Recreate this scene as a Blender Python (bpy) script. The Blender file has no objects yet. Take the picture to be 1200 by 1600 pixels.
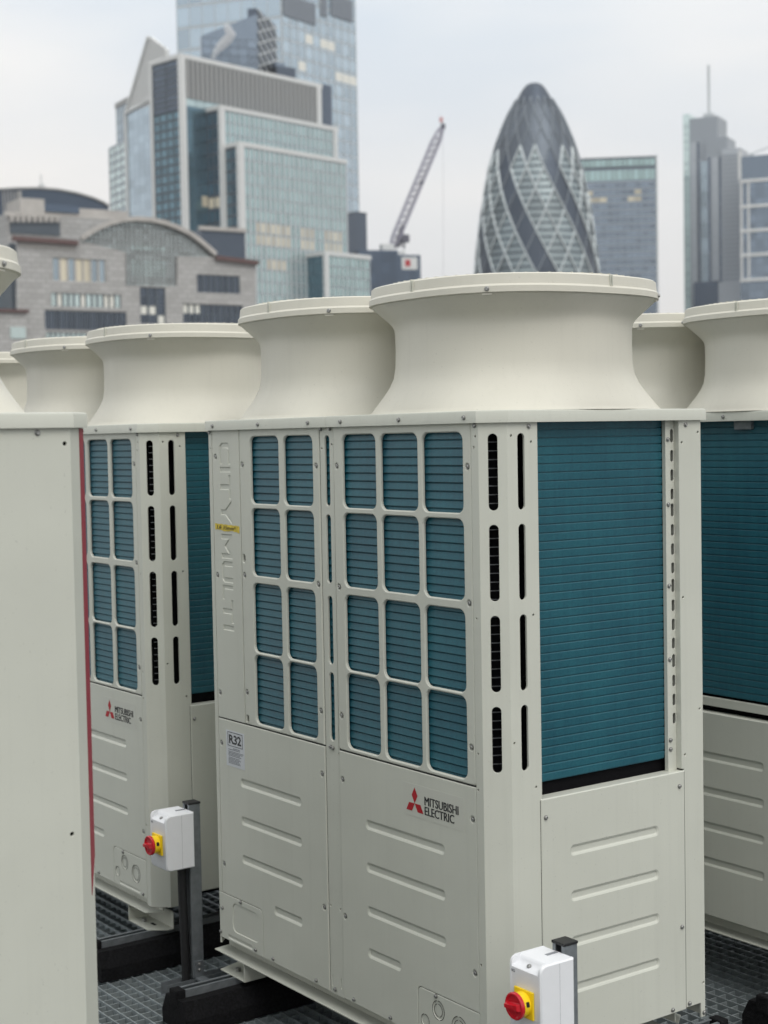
import bpy, bmesh, math, random
from mathutils import Vector, Matrix, Euler
random.seed(7)
R = math.radians
SC = bpy.context.scene
COL = SC.collection

# ------------------------------------------------------------------ camera
# world: x runs along the rows of units, y across them, z = 0 is the walkway grating
CAM = Vector((4.2806, -2.4173, 1.8315))
HEAD, PITCH, ROLL = R(-54.096), R(2.789), R(1.0555)
FPX = 2404.0                                     # focal length for a 1200 x 1600 frame
fw = Vector((math.sin(HEAD) * math.cos(PITCH), math.cos(HEAD) * math.cos(PITCH), -math.sin(PITCH)))
rt = Vector((math.cos(HEAD), -math.sin(HEAD), 0))
up = rt.cross(fw)
cr, sr = math.cos(ROLL), math.sin(ROLL)
cam_right = rt * cr - up * sr
cam_up = up * cr + rt * sr
cd = bpy.data.cameras.new('camera')
cam = bpy.data.objects.new('camera', cd)
COL.objects.link(cam)
m = Matrix.Identity(4)
for i in range(3):
    m[i][0], m[i][1], m[i][2], m[i][3] = cam_right[i], cam_up[i], -fw[i], CAM[i]
cam.matrix_world = m
cd.sensor_fit = 'VERTICAL'
cd.sensor_height = 36.0
cd.lens = FPX / 1600 * 36.0
cd.clip_start, cd.clip_end = 0.1, 20000
cd.dof.use_dof = True
cd.dof.focus_distance = 4.2
cd.dof.aperture_fstop = 4.3
SC.camera = cam

# ------------------------------------------------------------------ world, sun, exposure
SUN_EL, SUN_AZ = R(50), R(100)                  # azimuth clockwise from +y
world = bpy.data.worlds.new('World')
SC.world = world
world.use_nodes = True
nt = world.node_tree
nt.nodes.clear()
N = nt.nodes.new
out = N('ShaderNodeOutputWorld')
sky = N('ShaderNodeTexSky'); sky.sky_type = 'NISHITA'; sky.sun_disc = False
sky.sun_elevation = SUN_EL; sky.sun_rotation = SUN_AZ; sky.dust_density = 4.0; sky.air_density = 1.0
bg1 = N('ShaderNodeBackground'); bg1.inputs['Strength'].default_value = 0.10
nt.links.new(sky.outputs[0], bg1.inputs['Color'])
tc = N('ShaderNodeTexCoord')
sep = N('ShaderNodeSeparateXYZ'); nt.links.new(tc.outputs['Generated'], sep.inputs[0])
mp = N('ShaderNodeMapping'); mp.inputs['Scale'].default_value = (1.7, 1.7, 6.5)
nt.links.new(tc.outputs['Generated'], mp.inputs['Vector'])
noi = N('ShaderNodeTexNoise'); noi.inputs['Scale'].default_value = 1.3; noi.inputs['Detail'].default_value = 4; noi.inputs['Roughness'].default_value = 0.45
nt.links.new(mp.outputs[0], noi.inputs['Vector'])
ramp = N('ShaderNodeValToRGB')
ramp.color_ramp.elements[0].position = 0.36; ramp.color_ramp.elements[0].color = (0.59, 0.645, 0.695, 1)
ramp.color_ramp.elements[1].position = 0.66; ramp.color_ramp.elements[1].color = (0.82, 0.80, 0.765, 1)
nt.links.new(noi.outputs['Fac'], ramp.inputs['Fac'])
# an overcast sky brightens towards the zenith
mr = N('ShaderNodeMapRange'); mr.inputs['From Min'].default_value = 0.0; mr.inputs['From Max'].default_value = 1.0
mr.inputs['To Min'].default_value = 1.0; mr.inputs['To Max'].default_value = 2.45
nt.links.new(sep.outputs['Z'], mr.inputs['Value'])
bg2 = N('ShaderNodeBackground')
# the cloud base is a little warmer low over the horizon
wr = N('ShaderNodeMapRange'); wr.inputs['From Min'].default_value = 0.0; wr.inputs['From Max'].default_value = 0.27; wr.inputs['To Min'].default_value = 0.95; wr.inputs['To Max'].default_value = 0.0
nt.links.new(sep.outputs['Z'], wr.inputs['Value'])
wm = N('ShaderNodeMix'); wm.data_type = 'RGBA'; wm.inputs[7].default_value = (0.84, 0.795, 0.75, 1)
nt.links.new(wr.outputs[0], wm.inputs[0]); nt.links.new(ramp.outputs[0], wm.inputs[6])
nt.links.new(wm.outputs[2], bg2.inputs['Color']); nt.links.new(mr.outputs[0], bg2.inputs['Strength'])
mx = N('ShaderNodeMixShader'); mx.inputs['Fac'].default_value = 0.86
nt.links.new(bg1.outputs[0], mx.inputs[1]); nt.links.new(bg2.outputs[0], mx.inputs[2])
nt.links.new(mx.outputs[0], out.inputs['Surface'])
sd = bpy.data.lights.new('sun', 'SUN'); sd.energy = 1.2; sd.angle = R(40); sd.color = (1.0, 0.96, 0.9)
sun = bpy.data.objects.new('sun', sd); COL.objects.link(sun)
sdir = Vector((math.sin(SUN_AZ) * math.cos(SUN_EL), math.cos(SUN_AZ) * math.cos(SUN_EL), math.sin(SUN_EL)))
sun.rotation_euler = sdir.to_track_quat('Z', 'Y').to_euler()
sun.location = (0, 0, 30)
vs = SC.view_settings
vs.view_transform = 'Standard'; vs.look = 'None'; vs.gamma = 1.0; vs.use_curve_mapping = False
vs.exposure = 0.0
SC.cycles.volume_bounces = 1

# ------------------------------------------------------------------ materials
def mat(name, col, rough=0.5, metal=0.0, noise=0.0, nscale=20.0, bump=0.0, bscale=300.0, spec=0.5, rnd=0.0, emit=None, estr=0.0, coat=0.0):
    mt = bpy.data.materials.new(name); mt.use_nodes = True
    t = mt.node_tree; b = t.nodes['Principled BSDF']
    b.inputs['Base Color'].default_value = (*col, 1)
    b.inputs['Roughness'].default_value = rough; b.inputs['Metallic'].default_value = metal
    b.inputs['Specular IOR Level'].default_value = spec
    if coat: b.inputs['Coat Weight'].default_value = coat
    src = None
    if noise or bump:
        c = t.nodes.new('ShaderNodeTexCoord')
    if noise:
        n = t.nodes.new('ShaderNodeTexNoise'); n.inputs['Scale'].default_value = nscale; n.inputs['Detail'].default_value = 5
        t.links.new(c.outputs['Object'], n.inputs['Vector'])
        r = t.nodes.new('ShaderNodeMapRange'); r.inputs['From Min'].default_value = 0.3; r.inputs['From Max'].default_value = 0.7
        r.inputs['To Min'].default_value = 1 - noise; r.inputs['To Max'].default_value = 1 + noise
        t.links.new(n.outputs['Fac'], r.inputs['Value'])
        src = r.outputs[0]
    if rnd:
        oi = t.nodes.new('ShaderNodeObjectInfo')
        r2_ = t.nodes.new('ShaderNodeMapRange'); r2_.inputs['To Min'].default_value = 1 - rnd; r2_.inputs['To Max'].default_value = 1 + rnd
        t.links.new(oi.outputs['Random'], r2_.inputs['Value'])
        if src:
            mu = t.nodes.new('ShaderNodeMath'); mu.operation = 'MULTIPLY'
            t.links.new(src, mu.inputs[0]); t.links.new(r2_.outputs[0], mu.inputs[1]); src = mu.outputs[0]
        else: src = r2_.outputs[0]
    if src:
        vm = t.nodes.new('ShaderNodeVectorMath'); vm.operation = 'SCALE'; vm.inputs[0].default_value = col
        t.links.new(src, vm.inputs['Scale']); t.links.new(vm.outputs[0], b.inputs['Base Color'])
    if bump:
        n2 = t.nodes.new('ShaderNodeTexNoise'); n2.inputs['Scale'].default_value = bscale; n2.inputs['Detail'].default_value = 3
        t.links.new(c.outputs['Object'], n2.inputs['Vector'])
        bp = t.nodes.new('ShaderNodeBump'); bp.inputs['Strength'].default_value = bump; bp.inputs['Distance'].default_value = 0.002
        t.links.new(n2.outputs['Fac'], bp.inputs['Height']); t.links.new(bp.outputs[0], b.inputs['Normal'])
    if emit:
        b.inputs['Emission Color'].default_value = (*emit, 1); b.inputs['Emission Strength'].default_value = estr
    return mt

def coil_material():
    mt = mat('coil_fins', (0.03, 0.10, 0.13), rough=0.42)
    mt.node_tree.nodes['Principled BSDF'].inputs['Sheen Weight'].default_value = 0.12
    mt.node_tree.nodes['Principled BSDF'].inputs['Sheen Roughness'].default_value = 0.35
    mt.node_tree.nodes['Principled BSDF'].inputs['Sheen Tint'].default_value = (0.5, 0.72, 0.72, 1)
    t = mt.node_tree; b = t.nodes['Principled BSDF']
    c = t.nodes.new('ShaderNodeTexCoord')
    mpn = t.nodes.new('ShaderNodeMapping'); mpn.inputs['Scale'].default_value = (90, 90, 4)
    t.links.new(c.outputs['Object'], mpn.inputs['Vector'])
    n = t.nodes.new('ShaderNodeTexNoise'); n.inputs['Scale'].default_value = 1.0; n.inputs['Detail'].default_value = 6; n.inputs['Roughness'].default_value = 0.7
    t.links.new(mpn.outputs[0], n.inputs['Vector'])
    n2 = t.nodes.new('ShaderNodeTexNoise'); n2.inputs['Scale'].default_value = 260; n2.inputs['Detail'].default_value = 2
    t.links.new(c.outputs['Object'], n2.inputs['Vector'])
    ad = t.nodes.new('ShaderNodeMath'); ad.operation = 'ADD'
    t.links.new(n.outputs['Fac'], ad.inputs[0]); t.links.new(n2.outputs['Fac'], ad.inputs[1])
    cr_ = t.nodes.new('ShaderNodeValToRGB')
    cr_.color_ramp.elements[0].position = 0.33; cr_.color_ramp.elements[0].color = (0.005, 0.060, 0.092, 1)
    cr_.color_ramp.elements[1].position = 0.72; cr_.color_ramp.elements[1].color = (0.020, 0.138, 0.172, 1)
    n3 = t.nodes.new('ShaderNodeTexNoise'); n3.inputs['Scale'].default_value = 5.0; n3.inputs['Detail'].default_value = 4
    t.links.new(c.outputs['Object'], n3.inputs['Vector'])
    ad2 = t.nodes.new('ShaderNodeMath'); ad2.operation = 'ADD'; t.links.new(ad.outputs[0], ad2.inputs[0]); t.links.new(n3.outputs['Fac'], ad2.inputs[1])
    half = t.nodes.new('ShaderNodeMath'); half.operation = 'MULTIPLY'; half.inputs[1].default_value = 0.3333
    t.links.new(ad2.outputs[0], half.inputs[0]); t.links.new(half.outputs[0], cr_.inputs['Fac'])
    t.links.new(cr_.outputs[0], b.inputs['Base Color'])
    return mt

def stone_material():
    mt = mat('granite', (0.36, 0.335, 0.315), rough=0.8)
    t = mt.node_tree; b = t.nodes['Principled BSDF']
    c = t.nodes.new('ShaderNodeTexCoord')
    mpn = t.nodes.new('ShaderNodeMapping'); mpn.inputs['Rotation'].default_value = (R(90), 0, 0)
    t.links.new(c.outputs['Object'], mpn.inputs['Vector'])
    br = t.nodes.new('ShaderNodeTexBrick'); br.inputs['Scale'].default_value = 1.0
    br.inputs['Brick Width'].default_value = 2.2; br.inputs['Row Height'].default_value = 1.1; br.inputs['Mortar Size'].default_value = 0.05
    br.inputs['Color1'].default_value = (0.43, 0.425, 0.415, 1); br.inputs['Color2'].default_value = (0.35, 0.345, 0.335, 1); br.inputs['Mortar'].default_value = (0.2, 0.19, 0.18, 1)
    t.links.new(mpn.outputs[0], br.inputs['Vector']); t.links.new(br.outputs['Color'], b.inputs['Base Color'])
    return mt

M = {}
def paint(name, col, rough, peel):
    """powder coat: faint mottling, thin rain streaks, a few specks, slight ripple of the sheet"""
    mt = mat(name, col, rough=rough)
    t = mt.node_tree; bs = t.nodes['Principled BSDF']; L = t.links.new
    c = t.nodes.new('ShaderNodeTexCoord')
    def noise(sc, scale, det=4, ro=0.5):
        mpn = t.nodes.new('ShaderNodeMapping'); mpn.inputs['Scale'].default_value = sc; L(c.outputs['Object'], mpn.inputs['Vector'])
        n = t.nodes.new('ShaderNodeTexNoise'); n.inputs['Scale'].default_value = scale; n.inputs['Detail'].default_value = det; n.inputs['Roughness'].default_value = ro
        L(mpn.outputs[0], n.inputs['Vector']); return n.outputs['Fac']
    def rng(v, f0, f1, t0, t1):
        r = t.nodes.new('ShaderNodeMapRange'); r.inputs['From Min'].default_value = f0; r.inputs['From Max'].default_value = f1; r.inputs['To Min'].default_value = t0; r.inputs['To Max'].default_value = t1
        L(v, r.inputs['Value']); return r.outputs[0]
    def mul(p, q):
        mm = t.nodes.new('ShaderNodeMath'); mm.operation = 'MULTIPLY'; L(p, mm.inputs[0]); L(q, mm.inputs[1]); return mm.outputs[0]
    f = rng(noise((1, 1, 1), 4.0), 0.3, 0.7, 0.965, 1.03)
    f = mul(f, rng(noise((42, 42, 1.1), 1.0, 6, 0.65), 0.52, 0.78, 1.0, 0.955))
    f = mul(f, rng(noise((1, 1, 1), 150.0, 2), 0.70, 0.76, 1.0, 0.84))
    vm = t.nodes.new('ShaderNodeVectorMath'); vm.operation = 'SCALE'; vm.inputs[0].default_value = col
    L(f, vm.inputs['Scale']); L(vm.outputs[0], bs.inputs['Base Color'])
    L(rng(noise((1, 1, 1), 9.0), 0.3, 0.7, rough - 0.07, rough + 0.09), bs.inputs['Roughness'])
    b1 = t.nodes.new('ShaderNodeBump'); b1.inputs['Strength'].default_value = 0.22; b1.inputs['Distance'].default_value = 0.006; L(noise((1, 1, 1), 3.2, 1), b1.inputs['Height'])
    b2 = t.nodes.new('ShaderNodeBump'); b2.inputs['Strength'].default_value = peel; b2.inputs['Distance'].default_value = 0.002; L(noise((1, 1, 1), 520.0, 2), b2.inputs['Height'])
    L(b1.outputs[0], b2.inputs['Normal']); L(b2.outputs[0], bs.inputs['Normal'])
    return mt
M['cream'] = paint('cream_paint', (0.548, 0.557, 0.490), 0.42, 0.05)
M['shroud'] = paint('cream_shroud', (0.605, 0.587, 0.507), 0.5, 0.14)
M['coil'] = coil_material()
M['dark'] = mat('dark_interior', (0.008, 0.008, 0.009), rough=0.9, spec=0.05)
M['tube'] = mat('coil_tube', (0.30, 0.31, 0.32), rough=0.4, metal=0.7)
M['screw'] = mat('zinc_screw', (0.33, 0.33, 0.32), rough=0.38, metal=0.85)
M['hole'] = mat('drilled_hole', (0.01, 0.01, 0.01), rough=0.9)
M['galv'] = mat('galvanised_steel', (0.22, 0.24, 0.255), rough=0.45, metal=0.5, noise=0.15, nscale=40)
M['grating'] = mat('galvanised_grating', (0.28, 0.315, 0.325), rough=0.5, metal=0.35, noise=0.18, nscale=25)
M['deck'] = mat('roof_membrane', (0.028, 0.037, 0.037), rough=0.9, noise=0.3, nscale=8)
M['rubber'] = mat('recycled_rubber', (0.009, 0.009, 0.010), rough=0.95, noise=0.5, nscale=120, bump=0.9, bscale=260, spec=0.15)
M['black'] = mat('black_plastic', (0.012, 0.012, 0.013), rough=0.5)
M['white'] = mat('white_enclosure', (0.74, 0.75, 0.77), rough=0.4, noise=0.015, nscale=30)
M['yellow'] = mat('yellow_plate', (0.86, 0.60, 0.01), rough=0.35)
M['red'] = mat('red_handle', (0.50, 0.008, 0.018), rough=0.25, coat=0.3)
M['logored'] = mat('logo_red', (0.40, 0.008, 0.016), rough=0.4)
M['ink'] = mat('black_ink', (0.018, 0.018, 0.02), rough=0.5)
M['fineink'] = mat('grey_ink', (0.22, 0.23, 0.25), rough=0.6)
M['sticker'] = mat('sticker', (0.58, 0.60, 0.62), rough=0.45)
M['plate'] = mat('clear_sticker', (0.545, 0.55, 0.488), rough=0.3)
M['tape'] = mat('yellow_tape', (0.62, 0.47, 0.05), rough=0.5, noise=0.25, nscale=60)
M['redstrip'] = mat('red_edge_strip', (0.26, 0.035, 0.05), rough=0.45)

# ------------------------------------------------------------------ helpers
def link(name, me, material=None, parent=None, loc=None, rot=None, smooth=None):
    o = bpy.data.objects.new(name, me); COL.objects.link(o)
    if material is not None and len(me.materials) == 0: me.materials.append(material)
    if parent is not None: o.parent = parent
    if loc is not None: o.location = loc
    if rot is not None: o.rotation_euler = rot
    if smooth is not None and len(me.polygons):
        me.polygons.foreach_set('use_smooth', [True] * len(me.polygons))
        me.set_sharp_from_angle(angle=R(smooth))
    return o

def mesh_of(bm, name, recalc=True):
    if recalc: bmesh.ops.recalc_face_normals(bm, faces=bm.faces[:])
    me = bpy.data.meshes.new(name); bm.to_mesh(me); bm.free(); return me

def thing(name, label, cat, loc=(0, 0, 0), rz=0.0, group=None):
    o = bpy.data.objects.new(name, None); COL.objects.link(o)
    o.location = loc; o.rotation_euler = (0, 0, rz); o.empty_display_size = 0.1
    o['label'] = label; o['category'] = cat
    if group: o['group'] = group
    return o

def tag(o, label, cat, group=None):
    o['label'] = label; o['category'] = cat
    if group: o['group'] = group
    return o

def copy_tree(o, parent=None):
    c = o.copy(); COL.objects.link(c); c.parent = parent
    for ch in o.children: copy_tree(ch, c)
    return c

def box(bm, x0, x1, y0, y1, z0, z1, bev=0.0, T=None):
    v = [bm.verts.new((x, y, z)) for z in (z0, z1) for y in (y0, y1) for x in (x0, x1)]
    fs = [bm.faces.new([v[i] for i in f]) for f in ((0, 2, 3, 1), (4, 5, 7, 6), (0, 1, 5, 4), (2, 6, 7, 3), (0, 4, 6, 2), (1, 3, 7, 5))]
    if bev:
        es = list({e for f in fs for e in f.edges})
        bmesh.ops.bevel(bm, geom=es, offset=bev, segments=2, affect='EDGES', profile=0.6)
    return v

def boxmesh(name, *a, **k):
    bm = bmesh.new(); box(bm, *a, **k); return mesh_of(bm, name)

def bar(bm, p, q, w, h=None):
    """square bar between two points"""
    p, q = Vector(p), Vector(q); h = h or w
    d = (q - p).normalized(); a = d.cross(Vector((0, 0, 1)))
    if a.length < 1e-4: a = Vector((1, 0, 0))
    a.normalize(); b = d.cross(a)
    ring = [[e + a * sx * w / 2 + b * sy * h / 2 for sx, sy in ((-1, -1), (1, -1), (1, 1), (-1, 1))] for e in (p, q)]
    A = [bm.verts.new(c) for c in ring[0]]; B = [bm.verts.new(c) for c in ring[1]]
    bm.faces.new(A); bm.faces.new(B[::-1])
    for i in range(4): bm.faces.new((A[i], B[i], B[(i + 1) % 4], A[(i + 1) % 4]))

def tube(bm, pts, rad, n=8):
    pts = [Vector(p) for p in pts]; prev = None
    for i, p in enumerate(pts):
        d = (pts[min(i + 1, len(pts) - 1)] - pts[max(i - 1, 0)]).normalized()
        a = d.cross(Vector((0.3, 0.2, 1))).normalized(); b = d.cross(a)
        ringv = [bm.verts.new(p + (a * math.cos(2 * math.pi * k / n) + b * math.sin(2 * math.pi * k / n)) * rad) for k in range(n)]
        if prev:
            for k in range(n): bm.faces.new((prev[k], prev[(k + 1) % n], ringv[(k + 1) % n], ringv[k]))
        else: bm.faces.new(ringv)
        prev = ringv
    bm.faces.new(prev[::-1])

def prism(bm, poly, z0, z1, bev_top=0.0):
    """vertical prism over an xy polygon, optional chamfered top edge"""
    n = len(poly); lo = [bm.verts.new((x, y, z0)) for x, y in poly]
    if bev_top:
        p2 = Poly(poly)
        md = [bm.verts.new((x, y, z1 - bev_top)) for x, y in poly]
        m2 = [bm.verts.new((x, y, z1 - bev_top * 0.3)) for x, y in p2.loop(-bev_top * 0.3)]
        hi = [bm.verts.new((x, y, z1)) for x, y in p2.loop(-bev_top)]
        rings = [lo, md, m2, hi]
    else:
        rings = [lo, [bm.verts.new((x, y, z1)) for x, y in poly]]
    for a, b in zip(rings, rings[1:]):
        for i in range(n): bm.faces.new((a[i], a[(i + 1) % n], b[(i + 1) % n], b[i]))
    bm.faces.new(lo[::-1]); bm.faces.new(rings[-1])

class Poly:
    def __init__(s, pts):
        s.p = [Vector(q) for q in pts]
        ar = sum(a.x * b.y - b.x * a.y for a, b in zip(s.p, s.p[1:] + s.p[:1]))
        s.sgn = 1 if ar > 0 else -1
    def loop(s, off=0.0):
        if abs(off) < 1e-9: return [tuple(q) for q in s.p]
        r = []; n = len(s.p)
        for i in range(n):
            a, b, c = s.p[i - 1], s.p[i], s.p[(i + 1) % n]
            d1 = (b - a).normalized(); d2 = (c - b).normalized()
            n1 = Vector((d1.y, -d1.x)) * s.sgn; n2 = Vector((d2.y, -d2.x)) * s.sgn
            k = 1 + n1.dot(n2); mi = (n1 + n2) / max(k, 0.35)
            r.append(tuple(b + mi * off))
        return r

def RR(x0, y0, x1, y1, r, seg=5):
    r = min(r, abs(x1 - x0) / 2 - 1e-5, abs(y1 - y0) / 2 - 1e-5); pts = []
    for cx, cy, a0 in ((x1 - r, y1 - r, 0), (x0 + r, y1 - r, 90), (x0 + r, y0 + r, 180), (x1 - r, y0 + r, 270)):
        for k in range(seg + 1):
            a = R(a0 + 90 * k / seg); pts.append((cx + r * math.cos(a), cy + r * math.sin(a)))
    return Poly(pts)

def CIR(x, y, r, n=16): return Poly([(x + r * math.cos(2 * math.pi * k / n), y + r * math.sin(2 * math.pi * k / n)) for k in range(n)])
def RECT(x0, y0, x1, y1): return Poly([(x0, y0), (x1, y0), (x1, y1), (x0, y1)])

def sheet(bm, T, outer, holes=(), recesses=(), t=0.006, b=0.0014):
    """a sheet-metal panel: T maps (a, b, depth) to 3-D. holes go through, recesses = (shape, slope, depth[, hole])"""
    def ring(pts, d): return [bm.verts.new(T(x, y, d)) for x, y in pts]
    def edges(v):
        es = []
        for i in range(len(v)):
            e = bm.edges.get((v[i], v[(i + 1) % len(v)])) or bm.edges.new((v[i], v[(i + 1) % len(v)])); es.append(e)
        return es
    def skirt(a, c):
        n = len(a)
        for i in range(n): bm.faces.new((a[i], a[(i + 1) % n], c[(i + 1) % n], c[i]))
    front = []; back = []
    o0 = ring(outer.loop(-b), 0); o1 = ring(outer.loop(0), b); o2 = ring(outer.loop(0), t)
    front += edges(o0); back += edges(o2)
    for h in holes:
        h0 = ring(h.loop(b), 0); h1 = ring(h.loop(0), b); h2 = ring(h.loop(0), t)
        front += edges(h0); back += edges(h2); skirt(h0, h1); skirt(h1, h2)
    for rc in recesses:
        s, sl, dp = rc[:3]
        a0 = ring(s.loop(0), 0); am = ring(s.loop(-sl * 0.5), dp * 0.42); am2 = ring(s.loop(-sl * 0.85), dp * 0.92); a1 = ring(s.loop(-sl * 1.15), dp)
        front += edges(a0); skirt(a0, am); skirt(am, am2); skirt(am2, a1)
        bmesh.ops.triangle_fill(bm, use_beauty=True, use_dissolve=False, edges=edges(a1))
    skirt(o0, o1); skirt(o1, o2)
    bmesh.ops.triangle_fill(bm, use_beauty=True, use_dissolve=False, edges=front)
    bmesh.ops.triangle_fill(bm, use_beauty=True, use_dissolve=False, edges=back)

def text_mesh(name, body, size, extrude=0.0004, spacing=1.0, offset=0.0):
    cu = bpy.data.curves.new('lettering_curve', 'FONT'); cu.body = body; cu.size = size; cu.extrude = extrude
    cu.space_character = spacing; cu.offset = offset; cu.resolution_u = 3
    o = bpy.data.objects.new('lettering_tmp', cu); COL.objects.link(o)
    bpy.context.view_layer.update()
    me = bpy.data.meshes.new_from_object(o.evaluated_get(bpy.context.evaluated_depsgraph_get()))
    bpy.data.objects.remove(o); me.name = name
    return me

def fit(me, w, h):
    xs = [v.co.x for v in me.vertices]; ys = [v.co.y for v in me.vertices]
    sx = w / (max(xs) - min(xs)); sy = h / (max(ys) - min(ys)); x0, y0 = min(xs), min(ys)
    for v in me.vertices: v.co.x = (v.co.x - x0) * sx; v.co.y = (v.co.y - y0) * sy
    return me

def bold(me, dx):
    bm = bmesh.new(); bm.from_mesh(me); src = bm.faces[:]
    for k, d in enumerate((-dx, dx)):
        g = bmesh.ops.duplicate(bm, geom=src); vs2 = [e for e in g['geom'] if isinstance(e, bmesh.types.BMVert)]
        bmesh.ops.translate(bm, vec=(d, 0, 0.0001 * (k + 1)), verts=vs2)
    bm.to_mesh(me); bm.free(); return me

# ------------------------------------------------------------------ ground, deck, grating
def structure(o): o['kind'] = 'structure'; return o
GZ = -32.0
bm = bmesh.new(); box(bm, -1500, 1500, -1500, 1500, GZ - 1, GZ)
structure(link('ground', mesh_of(bm, 'ground'), mat('city_ground', (0.12, 0.12, 0.115), rough=0.9, noise=0.3, nscale=0.02)))
bm = bmesh.new(); box(bm, -9.5, 6.5, -6.5, 6.0, GZ, -0.13)
structure(link('roof_slab', mesh_of(bm, 'roof_slab'), M['deck']))
bm = bmesh.new()
P = 0.0455; GX0, GX1, GY0, GY1 = -7.0, 4.9, -3.6, 4.6
y = GY0
while y < GY1: box(bm, GX0, GX1, y - 0.0024, y + 0.0024, -0.030, 0.0); y += P
x = GX0
while x < GX1: box(bm, x - 0.0022, x + 0.0022, GY0, GY1, -0.030, -0.005); x += P
structure(link('grating', mesh_of(bm, 'grating', False), M['grating']))
bm = bmesh.new()
for yy in (-3.0, -1.6, -0.55, 1.05, 2.4, 3.9): box(bm, GX0, GX1, yy - 0.03, yy + 0.03, -0.12, -0.032)
structure(link('grating_bearers', mesh_of(bm, 'grating_bearers'), M['galv']))

# ------------------------------------------------------------------ condensing unit
W0, W1, CH, SX, SXL, D = 0.0, 1.343, 0.05, 1.393, -0.05, 0.74
ZC, ZT = 1.626, 1.657
FR = lambda a, z, d: (a, d, z)                       # front
BK = lambda a, z, d: (a, D - d, z)                   # back
RS = lambda a, z, d: (SX - d, a, z)                  # coil side
LS = lambda a, z, d: (SXL + d, a, z)                 # plain side
q2 = math.sqrt(0.5)
CR_ = lambda a, z, d: (W1 + a * q2 - d * q2, a * q2 + d * q2, z)
CL_ = lambda a, z, d: (W0 - a * q2 + d * q2, a * q2 + d * q2, z)
ROWS = [(1.401, 1.604), (1.181, 1.386), (0.947, 1.158), (0.727, 0.938)]
SLOT = [(1.409, 1.599), (1.184, 1.374), (0.957, 1.148), (0.755, 0.921)]
MSL = [(1.404, 1.603), (1.185, 1.379), (0.954, 1.148), (0.734, 0.930)]
RIBZ = [0.512, 0.392, 0.270, 0.151]

# shared small meshes
def screw_mesh():
    bm = bmesh.new(); prof = [(0.0065, 0.0), (0.0065, 0.0012), (0.0052, 0.0016), (0.0048, 0.0042), (0.0036, 0.0054), (0.0016, 0.0050)]
    n = 10; rings = [[bm.verts.new((r * math.cos(2 * math.pi * k / n), -h, r * math.sin(2 * math.pi * k / n))) for k in range(n)] for r, h in prof]
    for a, b in zip(rings, rings[1:]):
        for k in range(n): bm.faces.new((a[k], a[(k + 1) % n], b[(k + 1) % n], b[k]))
    bm.faces.new(rings[-1]); return mesh_of(bm, 'screw')
SCREW = screw_mesh(); SCREW.materials.append(M['screw'])
SCREW.polygons.foreach_set('use_smooth', [True] * len(SCREW.polygons)); SCREW.set_sharp_from_angle(angle=R(35))
def hole_mesh():
    bm = bmesh.new(); n = 10
    a = [bm.verts.new((0.0034 * math.cos(2 * math.pi * k / n), -0.0004, 0.0034 * math.sin(2 * math.pi * k / n))) for k in range(n)]
    bm.faces.new(a); return mesh_of(bm, 'drilled_hole')

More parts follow.
